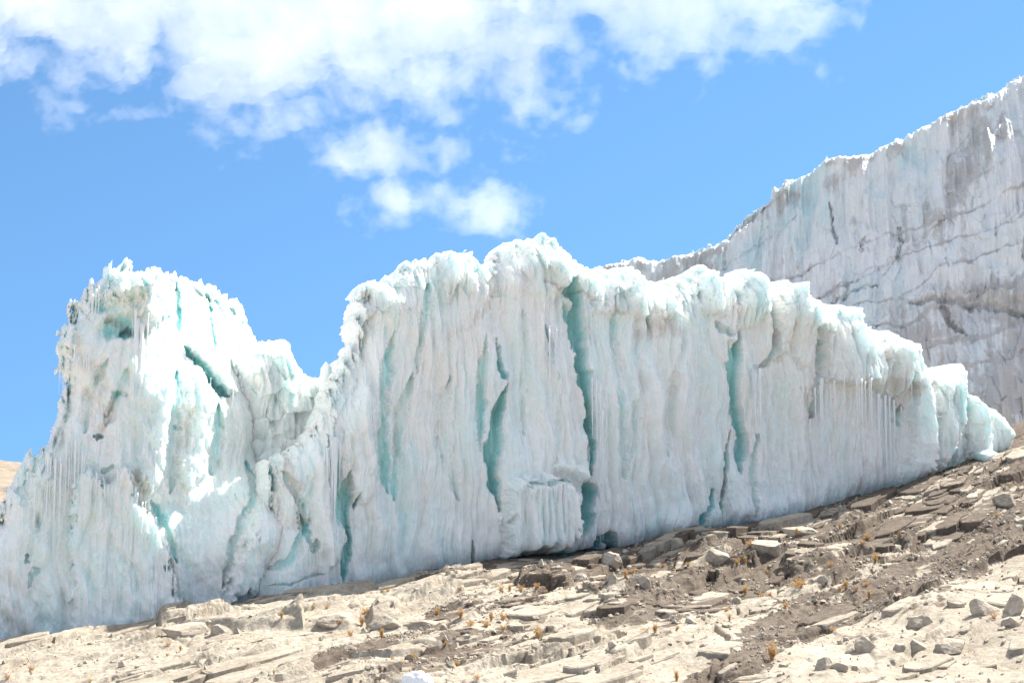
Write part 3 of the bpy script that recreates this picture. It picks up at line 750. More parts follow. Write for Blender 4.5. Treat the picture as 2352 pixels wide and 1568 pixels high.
# free-hanging fringe on the overhanging left edge
for k, (u, v0, v1, wp) in enumerate([(133, 800, 912, 2.5), (137, 840, 890, 3), (141, 850, 880, 3), (146, 860, 870, 2), (135, 830, 860, 2), (144, 865, 905, 2)]):
    icicle(tower_root, TOWER_S, WALL, u+3, v0, v1, wp, -1.6, .0, k+300, mid_tower)

# ================================================================== FAR GLACIER
FA = R(-12)
FAR = Chart((10., 88., 0.), (math.cos(FA), math.sin(FA), 0), (-math.sin(FA)*.26, math.cos(FA)*.26, 1.))
FAR_OUT = [(1290, 900), (1330, 660), (1390, 634), (1440, 622), (1460, 611), (1480, 612), (1500, 616), (1530, 606), (1560, 600), (1600, 588), (1640, 575), (1660, 563), (1690, 540), (1703, 522), (1722, 508), (1745, 492), (1764, 478), (1768, 458), (1766, 450), (1780, 445), (1792, 448), (1800, 436), (1812, 424), (1850, 412), (1878, 400), (1900, 388), (1940, 384), (1995, 370), (2016, 357), (2060, 340),
    (2108, 312), (2160, 288), (2200, 268), (2250, 248), (2282, 226), (2310, 208), (2352, 178), (2420, 130), (2560, 60), (2750, 20), (2900, 300), (2900, 1150), (2500, 1120), (2340, 1110), (2100, 1100), (1700, 950)]
_ft = FAR.uv(np.array(FAR_OUT[1:40], float)); _fo = np.argsort(_ft[:, 0])
def front_far(S, T, D, pf):
    up = np.interp(S, _ft[_fo, 0], _ft[_fo, 1]).astype(np.float32)-T
    C = Carver(FAR, S, T); C.m = 88/F
    C.wob *= 2.; C.wob2 *= 2.
    x = S/2.0; y = T/2.0
    ws = x+.16*fbm(x*.4, y*.3, 2, 401)
    lean = ws-.12*y
    low = sstep(4, 9, up)
    H = .9*fbm(x*.15, y*.15, 3, 402) + .55*fbm(lean/1.1, y/6., 3, 403) + .26*fbm(ws/.3, y/3.5, 3, 404) + .10*np.abs(noise(ws/.55, y/6., 424)) + .20*fbm(x*.8, y*.5, 4, 421) + .12*low*billow(lean/.8, y/1.4, 2, 419) + .05*(1-low)*billow(ws/.3, y/5., 2, 420) + .06*fbm(x*4, y*3, 4, 405)
    fz, fe = facets(lean/.8, y/2.4, 406, 1.2); fz2, _ = facets(ws/.36, y/.9, 408, 1.2)
    low = sstep(4, 9, up)
    H = H + low*(.10*fz+.14*fz2) + (1-low)*(.05*fz2+.12*fz)
    # thinly bedded ice: slanted ledges
    lay = (T-.35*S+.8*fbm(x*.4, y*.4, 3, 409))/2.1
    fr = lay-np.floor(lay)
    H = H + low*.18*(fr**.7)*(fbm(x*.5, y*.5, 2, 410)+.35)
    # straight upper cliff under the snow rim, apron below it
    H = H + .6*sstep(2.2, 4.5, up+.8*fbm(x*.5, y*.2, 2, 411)) + .12*np.maximum(up-3, 0)
    C.groove([(1905, 505), (1910, 540), (1918, 580), (1922, 600)], .35, 5, .4); C.groove([(2060, 560), (2066, 600), (2050, 640)], .25, 5, .3); C.groove([(1985, 580), (1975, 620)], .25, 5, .3)
    C.groove([(2340, 690), (2335, 640), (2340, 600)], .4, 6, .4)
    C.block([(2060, 760), (2180, 735), (2260, 738), (2360, 760), (2460, 800), (2460, 770), (2360, 728), (2250, 718), (2170, 716), (2070, 735)], .12, 12)
    C.groove([(2080, 752), (2150, 750), (2240, 760), (2360, 790)], .35, 12, .2); C.groove([(2150, 760), (2165, 800), (2200, 830)], .4, 10, .3)
    C.groove([(1650, 655), (1730, 600), (1800, 560), (1830, 530)], .12, 5, .2, 1, 2); C.groove([(1920, 700), (1990, 680), (2060, 640), (2160, 560)], .15, 6, .2)
    C.groove([(1900, 745), (1960, 715), (2010, 705)], .25, 6, .3)
    for k, (a, b2) in enumerate([((1500, 625), (1590, 600)), ((1600, 598), (1650, 578)), ((1660, 580), (1760, 500))]):
        C.groove([a, b2], .5, 12, .4)
    H = H + C.H
    silt = .3*fbm(x*.5-.2*y, y*.5+.2*x, 4, 412)-.05 + .3*np.clip(-C.H, 0, 1)
    silt = silt + .5*np.exp(-((up-1.0-.5*fbm(x*.8, y*.3, 2, 416))/.3)**2)*sstep(-.1, .2, fbm(x*.6, y*.3, 2, 413)) - .5*sstep(.7, .3, up) + .34*(1-.5*low)*np.maximum(noise(x*2.6-.2*y, y*.14, 417), 0) + .16*noise(x*7-.3*y, y*.5, 422) + .22*np.maximum(noise(x*.25-.12*y, y*1.1+.3*x, 423)-.1, 0) + .35*sstep(.5, 0, np.abs(fr-.05)*4)*low
    lowr = WALL.uv
    silt = silt + .3*sstep(12, 17, up+1.5*fbm(x*.3, y*.3, 2, 414))
    silt = silt + .25*(1-sstep(_ft[6, 0], _ft[14, 0], S))
    clear = .25*fbm(x*.7, y*.15, 3, 415) + .18*(1-low)
    return (2.+H)*pf, dict(silt=silt, clear=clear)
def edge_far(S, T):
    return .22*noise(S*1.2, T*.6, 441)+.16*noise(S*3., T*2, 442)+.1*noise(S*7, T*5, 443)
o, _ = relief_solid('glacier_cliff', FAR, FAR_OUT, .055, front_far, lambda S, T, D: 4.+0*S, edge_far, M_FAR, prof=(.8, 2.))
tag(o, 'far grey-white glacier cliff rising to the upper right behind the ice wall', 'glacier')

# ================================================================== ROCK SLOPE
s1 = np.arange(-13.5, 28.5, .034); w1 = np.arange(-4., 26., .04)
S, Wd = np.meshgrid(s1, w1, indexing='ij'); S = S.astype(np.float32); Wd = Wd.astype(np.float32)
ZB = rock_base(S, Wd).astype(np.float32)
Pb = WALL.world(S, ZB*0, Wd); Pb[..., 2] = ZB
U, Vp = project(Pb); U = U.astype(np.float32); Vp = Vp.astype(np.float32)

def rock_detail(S, W):
    # bedding strikes away to the right: long slabs along p, steps across q
    wx = .5*fbm(S*.18, W*.18, 3, 501); wy = .7*fbm(S*.16+9, W*.22, 3, 502)
    p = S+wx+.2*W
    q = W+wy+.22*S+.33*np.where(S > -2, (S+2)*sstep(-4, 6, S), 0)
    H = .22*fbm(S*.16, W*.16, 3, 503)
    c1, e1 = facets(p/3.6, q/2.4, 504, .4)
    c2, e2 = facets(p/1.5, q/1.2, 506, .5)
    c3, e3 = facets(p/.5, q/.5, 508, .6)
    m = fbm(S*.25, W*.25, 3, 510)
    right = sstep(-1, 5, S)
    blocky = np.clip(.1+1.3*m+.5*right, 0, 1)
    br = np.clip(.5+1.6*fbm(p*.3, q*.7, 3, 511), 0, 1)
    H = H + .12*c1*(.4+.6*blocky) + .08*c2*blocky + .04*c3*blocky**2
    # bedding planes: long flat shelves that end in broken fronts, notched by joints
    for per, am, L, jt, sd in ((2.6, .34, 1.9, .8, 512), (1.15, .20, .9, .45, 518), (.5, .08, .4, .22, 525)):
        pj = p/L+.35*fbm(p*.4, q*.8, 2, sd+3)
        k = np.floor(pj).astype(np.int32)
        qj = q+.45*fbm(p*.28, q*.4, 3, sd)+jt*(rnd(k, (k*0+sd).astype(np.int32), sd+4)-.5)
        lay = qj/per; fl_ = np.floor(lay); fr = lay-fl_
        pres = np.clip(.55+1.5*noise(p*.35+fl_*3.7, fl_*1.9, sd+5), 0, 1)      # each shelf runs, then dies out
        H = H + am*(fr-sstep(1-.075/per, 1., fr))*(.45+.55*blocky)*pres
    H = H - np.exp(-(e1/.03)**2)*.10*sstep(-.2, .3, fbm(p*.5, q*.5, 2, 540)) - np.exp(-(e2/.06)**2)*.06*blocky + .03*fbm(S*1.6, W*1.6, 4, 514) + .012*fbm(S*6, W*6, 3, 516)
    return H, blocky, p, q

H, blocky, PS, QS = rock_detail(S, Wd)
calm = sstep(.4, 1.6, Wd)*.8+.2
leftc = 1-sstep(-1.5, 2.5, S)
H = H*np.where(leftc > .5, calm, .35+.65*sstep(.2, 2., Wd))

smooth_ = np.maximum.reduce([poly_in(U, Vp, np.array(q_)) > 0 for q_ in ([(1400, 1590), (1660, 1430), (1695, 1440), (1620, 1590)], [(1700, 1620), (1800, 1490), (2352, 1280), (2420, 1280), (2420, 1700), (1700, 1700)])]).astype(np.float32)
H = H*(1-.55*smooth_)
class Ground:
    """slabs and stains traced on the smooth slope"""
    H = H
    stain = np.zeros_like(S)
wobu = 10*fbm(S*1.2, Wd*1.2, 3, 521); wobv = 4*fbm(S*1.2, Wd*1.2+40, 3, 523)
def gbox(pts, pad):
    pts = np.asarray(pts, float)
    return (U > pts[:, 0].min()-pad) & (U < pts[:, 0].max()+pad) & (Vp > pts[:, 1].min()-pad) & (Vp < pts[:, 1].max()+pad)
def slab(pts, height, bevel=3., wob=1., tilt=0.):
    height *= .75; bevel *= 2.
    m = gbox(pts, 15); 
    sd = poly_in((U+wobu*wob*.5)[m], (Vp+wobv*wob*.5)[m], pts)
    Ground.H[m] += height*sstep(0, bevel, sd)
def trench(pts, depth, wpx):
    m = gbox(pts, wpx*2)
    d, _, _, _ = seg_dist((U+wobu*.5)[m], (Vp+wobv*.5)[m], pts, False)
    Ground.H[m] -= depth*sstep(0, 1, np.clip(1-d/wpx, 0, 1))
def stain(pts, amt, soft=14.):
    m = gbox(pts, 40)
    sd = poly_in((U+wobu*1.6)[m], (Vp+wobv*1.6)[m], pts)
    Ground.stain[m] = np.maximum(Ground.stain[m], amt*sstep(-soft, soft, sd))
exec_ground = True
# big blocks on the left
slab([(362, 1418), (392, 1400), (480, 1408), (560, 1412), (640, 1408), (700, 1400), (700, 1440), (560, 1452), (480, 1450), (362, 1462)], .34, 4)
slab([(640, 1428), (700, 1408), (780, 1402), (830, 1402), (834, 1432), (800, 1440), (690, 1438)], .3, 4)
slab([(845, 1412), (870, 1400), (920, 1402), (925, 1432), (850, 1438)], .26, 4)
slab([(700, 1345), (860, 1338), (868, 1360), (700, 1372)], .18, 4)
slab([(880, 1370), (960, 1362), (1070, 1366), (1070, 1392), (960, 1396), (880, 1390)], .2, 4)
slab([(1010, 1330), (1120, 1318), (1132, 1318), (1132, 1350), (1010, 1352)], .3, 3)
slab([(1190, 1322), (1290, 1312), (1330, 1322), (1300, 1362), (1190, 1362)], .42, 3)
slab([(1340, 1362), (1480, 1342), (1600, 1330), (1600, 1368), (1350, 1385)], .25, 4)
slab([(1640, 1290), (1700, 1270), (1760, 1280), (1730, 1305), (1650, 1310)], .3, 3)
slab([(1770, 1320), (1870, 1295), (1930, 1300), (1830, 1335)], .25, 3)
trench([(362, 1412), (358, 1440), (364, 1462)], .3, 6)
trench([(1640, 1440), (1668, 1460), (1672, 1500), (1650, 1540)], .25, 8)
trench([(2160, 1440), (2100, 1500), (2060, 1530)], .12, 6)
# damp brown gravel and stained rock
stain([(860, 1340), (1060, 1302), (1300, 1280), (1450, 1262), (1600, 1215), (1900, 1165), (2240, 1065), (2360, 1040), (2360, 1180), (2180, 1330), (2000, 1360), (1860, 1400), (1660, 1420), (1500, 1400), (1380, 1400), (1320, 1360), (1180, 1350), (1000, 1345)], .56, 20)
stain([(1500, 1270), (1800, 1230), (2050, 1160), (2240, 1130), (2300, 1200), (2200, 1290), (2000, 1330), (1700, 1400), (1500, 1400), (1400, 1340)], .62, 16)
stain([(1980, 1330), (2120, 1270), (2360, 1170), (2380, 1290), (2200, 1380), (2060, 1440), (1900, 1500), (1700, 1568), (1660, 1500), (1700, 1440)], .62, 10)
stain([(720, 1520), (760, 1480), (900, 1450), (1000, 1436), (1060, 1440), (1000, 1470), (940, 1490), (880, 1520), (800, 1540), (720, 1560)], .55, 7)
stain([(940, 1420), (1040, 1390), (1200, 1370), (1280, 1400), (1250, 1440), (1100, 1440)], .45, 8)
stain([(1330, 1400), (1500, 1370), (1640, 1390), (1560, 1430), (1350, 1440)], .5, 8)
stain([(1180, 1310), (1340, 1316), (1300, 1375), (1180, 1372)], .6, 6)
stain([(1000, 1480), (1150, 1450), (1300, 1450), (1250, 1490), (1100, 1530), (900, 1580), (760, 1590), (1000, 1500)], .5, 7)
stain([(1370, 1480), (1560, 1440), (1640, 1440), (1500, 1480)], .5, 7)
stain([(1560, 1590), (1640, 1500), (1720, 1500), (1680, 1600)], .55, 7)
for uv_, rr in (((1050, 1445), 30), ((1460, 1300), 26)):
    pass
pale = [[(1560, 1290), (1760, 1240), (1850, 1215), (1850, 1230), (1700, 1275), (1560, 1312)], [(1320, 1400), (1420, 1365), (1440, 1370), (1340, 1420)], [(1500, 1440), (1900, 1330), (2150, 1260), (2150, 1272), (1900, 1350), (1560, 1460)], [(1400, 1560), (1660, 1430), (1690, 1440), (1600, 1560)], [(1700, 1590), (1800, 1490), (2352, 1280), (2400, 1300), (2400, 1600)]]
for pl in pale:
    m = gbox(pl, 40); sd = poly_in((U+wobu*1.4)[m], (Vp+wobv*1.4)[m], pl)
    Ground.stain[m] *= 1-.85*sstep(-6, 8, sd)
ZT = ZB+Ground.H
Ground.stain = np.maximum(Ground.stain, .75*sstep(1.1, .3, Wd+.4*fbm(S*.8, Wd*.8, 2, 777))*sstep(1., 4., S))
streak = fbm(PS*.35, QS*1.6, 4, 530)
st_attr = np.where(Ground.stain > .02, Ground.stain + .30*streak, .18*streak-.05) + .10*blocky*sstep(0, 6, S)
def plates(n, seed):
    """angular slabs of the bedrock that stand proud of the slope, long axis along the bedding"""
    rg = np.random.default_rng(seed); V = []; Fq = []; A = []
    flat = np.flatnonzero((U.reshape(-1) > -60) & (U.reshape(-1) < 2420) & (Vp.reshape(-1) < 1620) & (Wd.reshape(-1) > .5))
    uu = U.reshape(-1)[flat]; vv = Vp.reshape(-1)[flat]
    wg = .10+.9*sstep(850, 1250, uu)
    wg = wg*(1-.9*(poly_in(uu, vv, [(1400, 1568), (1660, 1436), (1690, 1446), (1600, 1600)]) > 0))*(1-.75*(poly_in(uu, vv, [(1700, 1600), (1800, 1490), (2352, 1280), (2352, 1340), (1900, 1600)]) > 0))
    wg = wg*(1-.8*(poly_in(uu, vv, [(1980, 1330), (2120, 1270), (2360, 1170), (2380, 1290), (2200, 1380), (2060, 1440), (1900, 1500), (1700, 1568), (1660, 1500), (1700, 1440)]) > 0))
    wg = wg*np.clip(.6+1.6*fbm(S*.35, Wd*.35, 3, 733).reshape(-1)[flat], .05, 2)
    pick = rg.choice(flat, n, p=wg/wg.sum())
    for c in pick:
        i, j = divmod(int(c), S.shape[1]); s0, w0_ = float(S[i, j]), float(Wd[i, j])
        big = rg.random()
        L = .22+2.0*big**3; B = L*rg.uniform(.25, .6); th = (.03+.09*rg.random())*(.55+.55*min(L, 1.2))
        if U[i, j] < 900: th *= .6; L *= 1.3
        an = -math.atan(.25+.45*float(sstep(-4, 6, np.float32(s0))))+rg.normal()*.10
        da = ANCH-np.array([s0, w0_]); la = np.abs(da[:, 0]*math.cos(an)+da[:, 1]*math.sin(an)); lb = -da[:, 0]*math.sin(an)+da[:, 1]*math.cos(an)
        if ((la < L*.5+.1) & (lb < B*.5+.12) & (lb > -B*.5-.35)).any(): continue
        k = rg.integers(8, 13); ang = np.sort((np.arange(k)+rg.uniform(-.32, .32, k))*6.2832/k)
        rr = rg.uniform(.82, 1.08, k)
        px = np.clip(np.cos(ang)*1.25, -1, 1)*L/2*rr; py = np.clip(np.sin(ang)*1.25, -1, 1)*B/2*rr
        ca, sa = math.cos(an), math.sin(an)
        i2 = min(i+20, S.shape[0]-1); j2 = min(j+20, S.shape[1]-1)
        gs_ = (ZB[i2, j]-ZB[i, j])/max(S[i2, j]-S[i, j], .01); gw_ = (ZB[i, j2]-ZB[i, j])/max(Wd[i, j2]-Wd[i, j], .01)
        gs_ += rg.normal()*.03; gw_ += .035+rg.normal()*.035
        z0 = float(ZT[i, j])+th*.5
        b = len(V)
        for sc2, dz, nz in ((1.06, -.5, 0), (1.0, -.022, 1), (.94, 0, 1)):
            for q in range(k):
                x = px[q]*sc2; y = py[q]*sc2
                ds = x*ca-y*sa; dw = x*sa+y*ca
                V.append((s0+ds, w0_+dw, z0+gs_*ds+gw_*dw+dz+nz*rg.normal()*.008))
                A.append(0)
        V.append((s0, w0_, z0+.012)); ctr = len(V)-1; A.append(0)
        base = float(st_attr[i, j]); hue = base*(.95 if rg.random() < .68 else .35)+rg.normal()*.06
        for q in range(len(A)-(ctr-b)-1, len(A)): A[q] = hue
        for lev in (0, 1):
            for q in range(k):
                a0 = b+lev*k+q; a1 = b+lev*k+(q+1) % k; Fq.append((a0, a1, a1+k, a0+k))
        for q in range(k): Fq.append((b+2*k+q, b+2*k+(q+1) % k, ctr))
    return np.array(V), Fq, np.array(A)
V3 = WALL.world(S, ZT*0, Wd); V3[..., 2] = ZT
ni, nj = S.shape
idx = np.arange(ni*nj).reshape(ni, nj)
fq = np.stack([idx[:-1, :-1], idx[:-1, 1:], idx[1:, 1:], idx[1:, :-1]], -1).reshape(-1, 4)
rock = mesh_obj('rock_slope', V3.reshape(-1, 3), fq, M_ROCK, None, True, {'stain': st_attr.reshape(-1)})
rock.data.set_sharp_from_angle(angle=R(62))
tag(rock, 'pale beige bedrock slope of slabs and ledges with brown damp patches', kind='structure')

def ground_at(u, v):
    """where the ray of a traced pixel meets the rock"""
    r = ray(u, v); d = np.arange(22., 62., .04)
    P = r[None]*d[:, None] - WALL.O
    s = P@WALL.a; ww = P@WALL.n; z = P[:, 2]
    i = np.clip(((s-s1[0])/(s1[1]-s1[0])).round().astype(int), 0, ni-1); j = np.clip(((ww-w1[0])/(w1[1]-w1[0])).round().astype(int), 0, nj-1)
    hit = np.flatnonzero(z <= ZT[i, j])
    k = hit[0] if len(hit) else len(d)-1
    return np.array([r[0]*d[k], r[1]*d[k], ZT[i[k], j[k]]])
def ground_normal(x, y):
    P = np.array([x, y, 0])-WALL.O; s = P@WALL.a; ww = P@WALL.n
    i = int(np.clip(round((s-s1[0])/(s1[1]-s1[0])), 1, ni-2)); j = int(np.clip(round((ww-w1[0])/(w1[1]-w1[0])), 1, nj-2))
    return ZT[i, j]

# wide ground under and around everything
gs = np.concatenate([-np.geomspace(6000, 30, 24), np.linspace(-28, 28, 15), np.geomspace(30, 6000, 24)])
GX, GY = np.meshgrid(gs, gs+40, indexing='ij')
rr_ = np.hypot(GX, GY-40)
GZ = -7.5 + 2.*fbm(GX*.02, GY*.02, 3, 601)*sstep(40, 300, rr_) - .004*np.minimum(rr_, 1500)
ng = len(gs); gi = np.arange(ng*ng).reshape(ng, ng)
gf = np.stack([gi[:-1, :-1], gi[1:, :-1], gi[1:, 1:], gi[:-1, 1:]], -1).reshape(-1, 4)
tag(mesh_obj('ground', np.stack([GX, GY, GZ], -1).reshape(-1, 3), gf, M_STONE, None, True), kind='structure')

# tan hillside far to the left
hx = np.linspace(-260, 20, 260); hy = np.linspace(150, 420, 200)
HX, HY = np.meshgrid(hx, hy, indexing='ij')
HZ = -9 + 14.6*np.exp(-((HX+105)/60)**2-((HY-260)/70)**2) + 1.2*fbm(HX*.05, HY*.05, 5, 611) + .3*fbm(HX*.3, HY*.3, 3, 612)
hi_ = np.arange(HX.size).reshape(HX.shape)
hf = np.stack([hi_[:-1, :-1], hi_[1:, :-1], hi_[1:, 1:], hi_[:-1, 1:]], -1).reshape(-1, 4)
tag(mesh_obj('hill', np.stack([HX, HY, HZ], -1).reshape(-1, 3), hf, M_HILL, None, False), kind='structure')

# ================================================================== CLOUDS
def cloud(name, outline, dist, h, tmax, seed, label, dens, holes=(), soft=45., freq=1., gain=.1):
    ch = Chart((0, dist, 0), (1, 0, 0), (0, 0, 1))
    pts = ch.uv(np.array(outline, float)); m = dist/F
    lo = pts.min(0)-110*m; hi = pts.max(0)+110*m
    S, T = np.meshgrid(np.arange(lo[0], hi[0], h), np.arange(lo[1], hi[1], h), indexing='ij'); S = S.astype(np.float32); T = T.astype(np.float32)
    x = S/m/100*freq; y = T/m/100*freq
    wx = S+18*m*fbm(x*1.1, y*1.1, 3, seed); wy = T+18*m*fbm(x*1.1+7, y*1.1, 3, seed+1)
    d = poly_in(wx, wy, pts)/m
    for hp, amt in holes:
        pu = ch.uv(np.array([[hp[0], hp[1]]], float))[0]
        dd = np.hypot((wx-pu[0])/m/hp[2], (wy-pu[1])/m/hp[3])
        d = d-amt*np.exp(-dd**2)
    bil = .9-billow(x*1.3+.3*fbm(x, y, 2, seed+5), y*1.6, 5, seed+2, .55)
    n = fbm(x*.8, y*1.1, 6, seed+3, .55)
    hf = fbm(x*3.1, y*3.6, 5, seed+21, .6)
    a = d/(soft*1.9) + .55*n + .2*bil + .15*hf + gain
    Tf = np.clip(a, 0, None); Tf = tmax*(1-np.exp(-.75*Tf**2.1))
    Tf2 = Tf*(.75+.12*fbm(x*2.1, y*2.1, 4, seed+9)); Tf1 = Tf*(.8+.16*fbm(x*2.6, y*2.6, 4, seed+8))
    ins = Tf > tmax*.0012
    q = ins[:-1, :-1] | ins[1:, :-1] | ins[:-1, 1:] | ins[1:, 1:]
    used = np.zeros(S.shape, bool)
    for aa, bb in ((0, 0), (1, 0), (0, 1), (1, 1)): used[aa:S.shape[0]-1+aa, bb:S.shape[1]-1+bb] |= q
    idf = np.full(S.shape, -1); idf[used] = np.arange(used.sum()); idb = idf.copy(); idb[ins] = used.sum()+np.arange(ins.sum())
    lift = 30*m*fbm(x*.4, y*.4, 3, seed+12)
    V = np.concatenate([ch.world(S[used], T[used], (lift+np.where(ins, Tf1, 0))[used]), ch.world(S[ins], T[ins], (lift-Tf2)[ins])])
    ij = np.argwhere(q); i, j = ij[:, 0], ij[:, 1]
    f = np.concatenate([np.stack([idf[i, j], idf[i+1, j], idf[i+1, j+1], idf[i, j+1]], 1), np.stack([idb[i, j], idb[i, j+1], idb[i+1, j+1], idb[i+1, j]], 1)])
    o = mesh_obj(name, V, f, cloud_material(dens), None, True)
    tag(o, label, 'cloud', 'clouds in the blue sky')
    return o
DENS = .016
cloud('cloud', [(-260, -220), (-240, 170), (-60, 190), (0, 165), (60, 150), (105, 165), (135, 225), (175, 205), (210, 180), (240, 200), (300, 205), (370, 190), (370, 240), (440, 262), (520, 285), (575, 312), (640, 295), (690, 300), (760, 268), (850, 250), (950, 258), (1050, 235), (1110, 250), (1195, 280), (1230, 240), (1290, 235), (1290, 150), (1250, 100), (1250, -220)],
      700, .8, 22, 701, 'largest white cloud bank across the top left of the sky', DENS, [((1060, 165, 60, 40), 50), ((700, 215, 70, 18), 60), ((560, 250, 30, 22), 50), ((300, 225, 50, 20), 60), ((945, 125, 25, 18), 50), ((1240, 30, 24, 20), 50), ((930, 60, 30, 18), 40)], 78., 1., .36)
cloud('cloud', [(1170, -220), (1200, 90), (1270, 125), (1360, 105), (1400, 120), (1440, 140), (1500, 170), (1560, 135), (1640, 165), (1690, 115), (1740, 140), (1790, 130), (1860, 110), (1900, 105), (1935, 60), (1955, 30), (1950, -60), (1900, -220)],
      720, .8, 16, 721, 'ragged white cloud with blue gaps at the top, right of the largest bank', DENS, [((1370, 45, 30, 30), 40), ((1330, 75, 30, 26), 40), ((1580, 20, 40, 16), 30), ((1430, -10, 30, 20), 30), ((1800, 80, 40, 18), 25), ((1640, 70, 20, 20), 20)], 52., 1., .36)
cloud('cloud', [(702, 340), (740, 310), (800, 312), (830, 285), (870, 280), (905, 300), (950, 320), (1010, 325), (1050, 298), (1085, 320), (1088, 350), (1010, 360), (960, 385), (880, 400), (800, 395), (705, 400)],
      690, .7, 21, 741, 'flat oval white cloud directly beneath the largest cloud bank', DENS, [((735, 345, 14, 20), 25)], 32., 1., .27)
cloud('cloud', [(795, 465), (840, 440), (870, 408), (920, 405), (960, 420), (1010, 408), (1050, 420), (1120, 412), (1160, 430), (1240, 460), (1215, 490), (1180, 530), (1130, 552), (1080, 530), (1020, 515), (950, 510), (880, 530), (850, 500)],
      690, .7, 21, 761, 'lowest white cloud floating just above the ice wall', DENS, (), 32., 1., .30)
cloud('cloud', [(1870, 150), (1895, 140), (1912, 170), (1905, 195), (1885, 180)], 700, .7, 9, 781, 'faint small wisp of cloud below the ragged cloud', DENS, (), 22.)
cloud('cloud', [(1120, 335), (1160, 325), (1175, 345), (1140, 362)], 700, .7, 9, 791, 'faint tiny wisp of cloud right of the flat oval cloud', DENS, (), 20.)

# ================================================================== LOOSE STONES
def ico(sub):
    t = (1+5**.5)/2
    V = [(-1, t, 0), (1, t, 0), (-1, -t, 0), (1, -t, 0), (0, -1, t), (0, 1, t), (0, -1, -t), (0, 1, -t), (t, 0, -1), (t, 0, 1), (-t, 0, -1), (-t, 0, 1)]
    Fc = [(0, 11, 5), (0, 5, 1), (0, 1, 7), (0, 7, 10), (0, 10, 11), (1, 5, 9), (5, 11, 4), (11, 10, 2), (10, 7, 6), (7, 1, 8), (3, 9, 4), (3, 4, 2), (3, 2, 6), (3, 6, 8), (3, 8, 9), (4, 9, 5), (2, 4, 11), (6, 2, 10), (8, 6, 7), (9, 8, 1)]
    V = [np.array(v)/np.linalg.norm(v) for v in V]
    for _ in range(sub):
        mid = {}; F2 = []
        def m(a, b):
            k = (min(a, b), max(a, b))
            if k not in mid:
                p = V[a]+V[b]; V.append(p/np.linalg.norm(p)); mid[k] = len(V)-1
            return mid[k]
        for a, b, c in Fc:
            x, y, z = m(a, b), m(b, c), m(c, a); F2 += [(a, x, z), (b, y, x), (c, z, y), (x, y, z)]
        Fc = F2
    return np.array(V), np.array(Fc)
ICO4 = ico(4); ICO0 = ico(0)

def stone_mesh(seed, dims, cuts=11, round_=.06):
    rg = np.random.default_rng(seed); V = ICO4[0].copy()
    for k in range(cuts):
        n = rg.normal(size=3); n[2] *= .7; n /= np.linalg.norm(n); d = rg.uniform(.45, .8)
        over = np.maximum(V@n-d, 0); V = V-over[:, None]*n*(1-round_)
    d = .05*fbm(V[:, 0]*2+seed, V[:, 1]*2+V[:, 2]*1.7, 4, seed) + .02*fbm(V[:, 0]*8+seed, V[:, 2]*8+V[:, 1]*5, 3, seed+3)
    V = V*(1+d[:, None])
    V = V/np.abs(V).max(0)
    return V*np.array(dims)/2

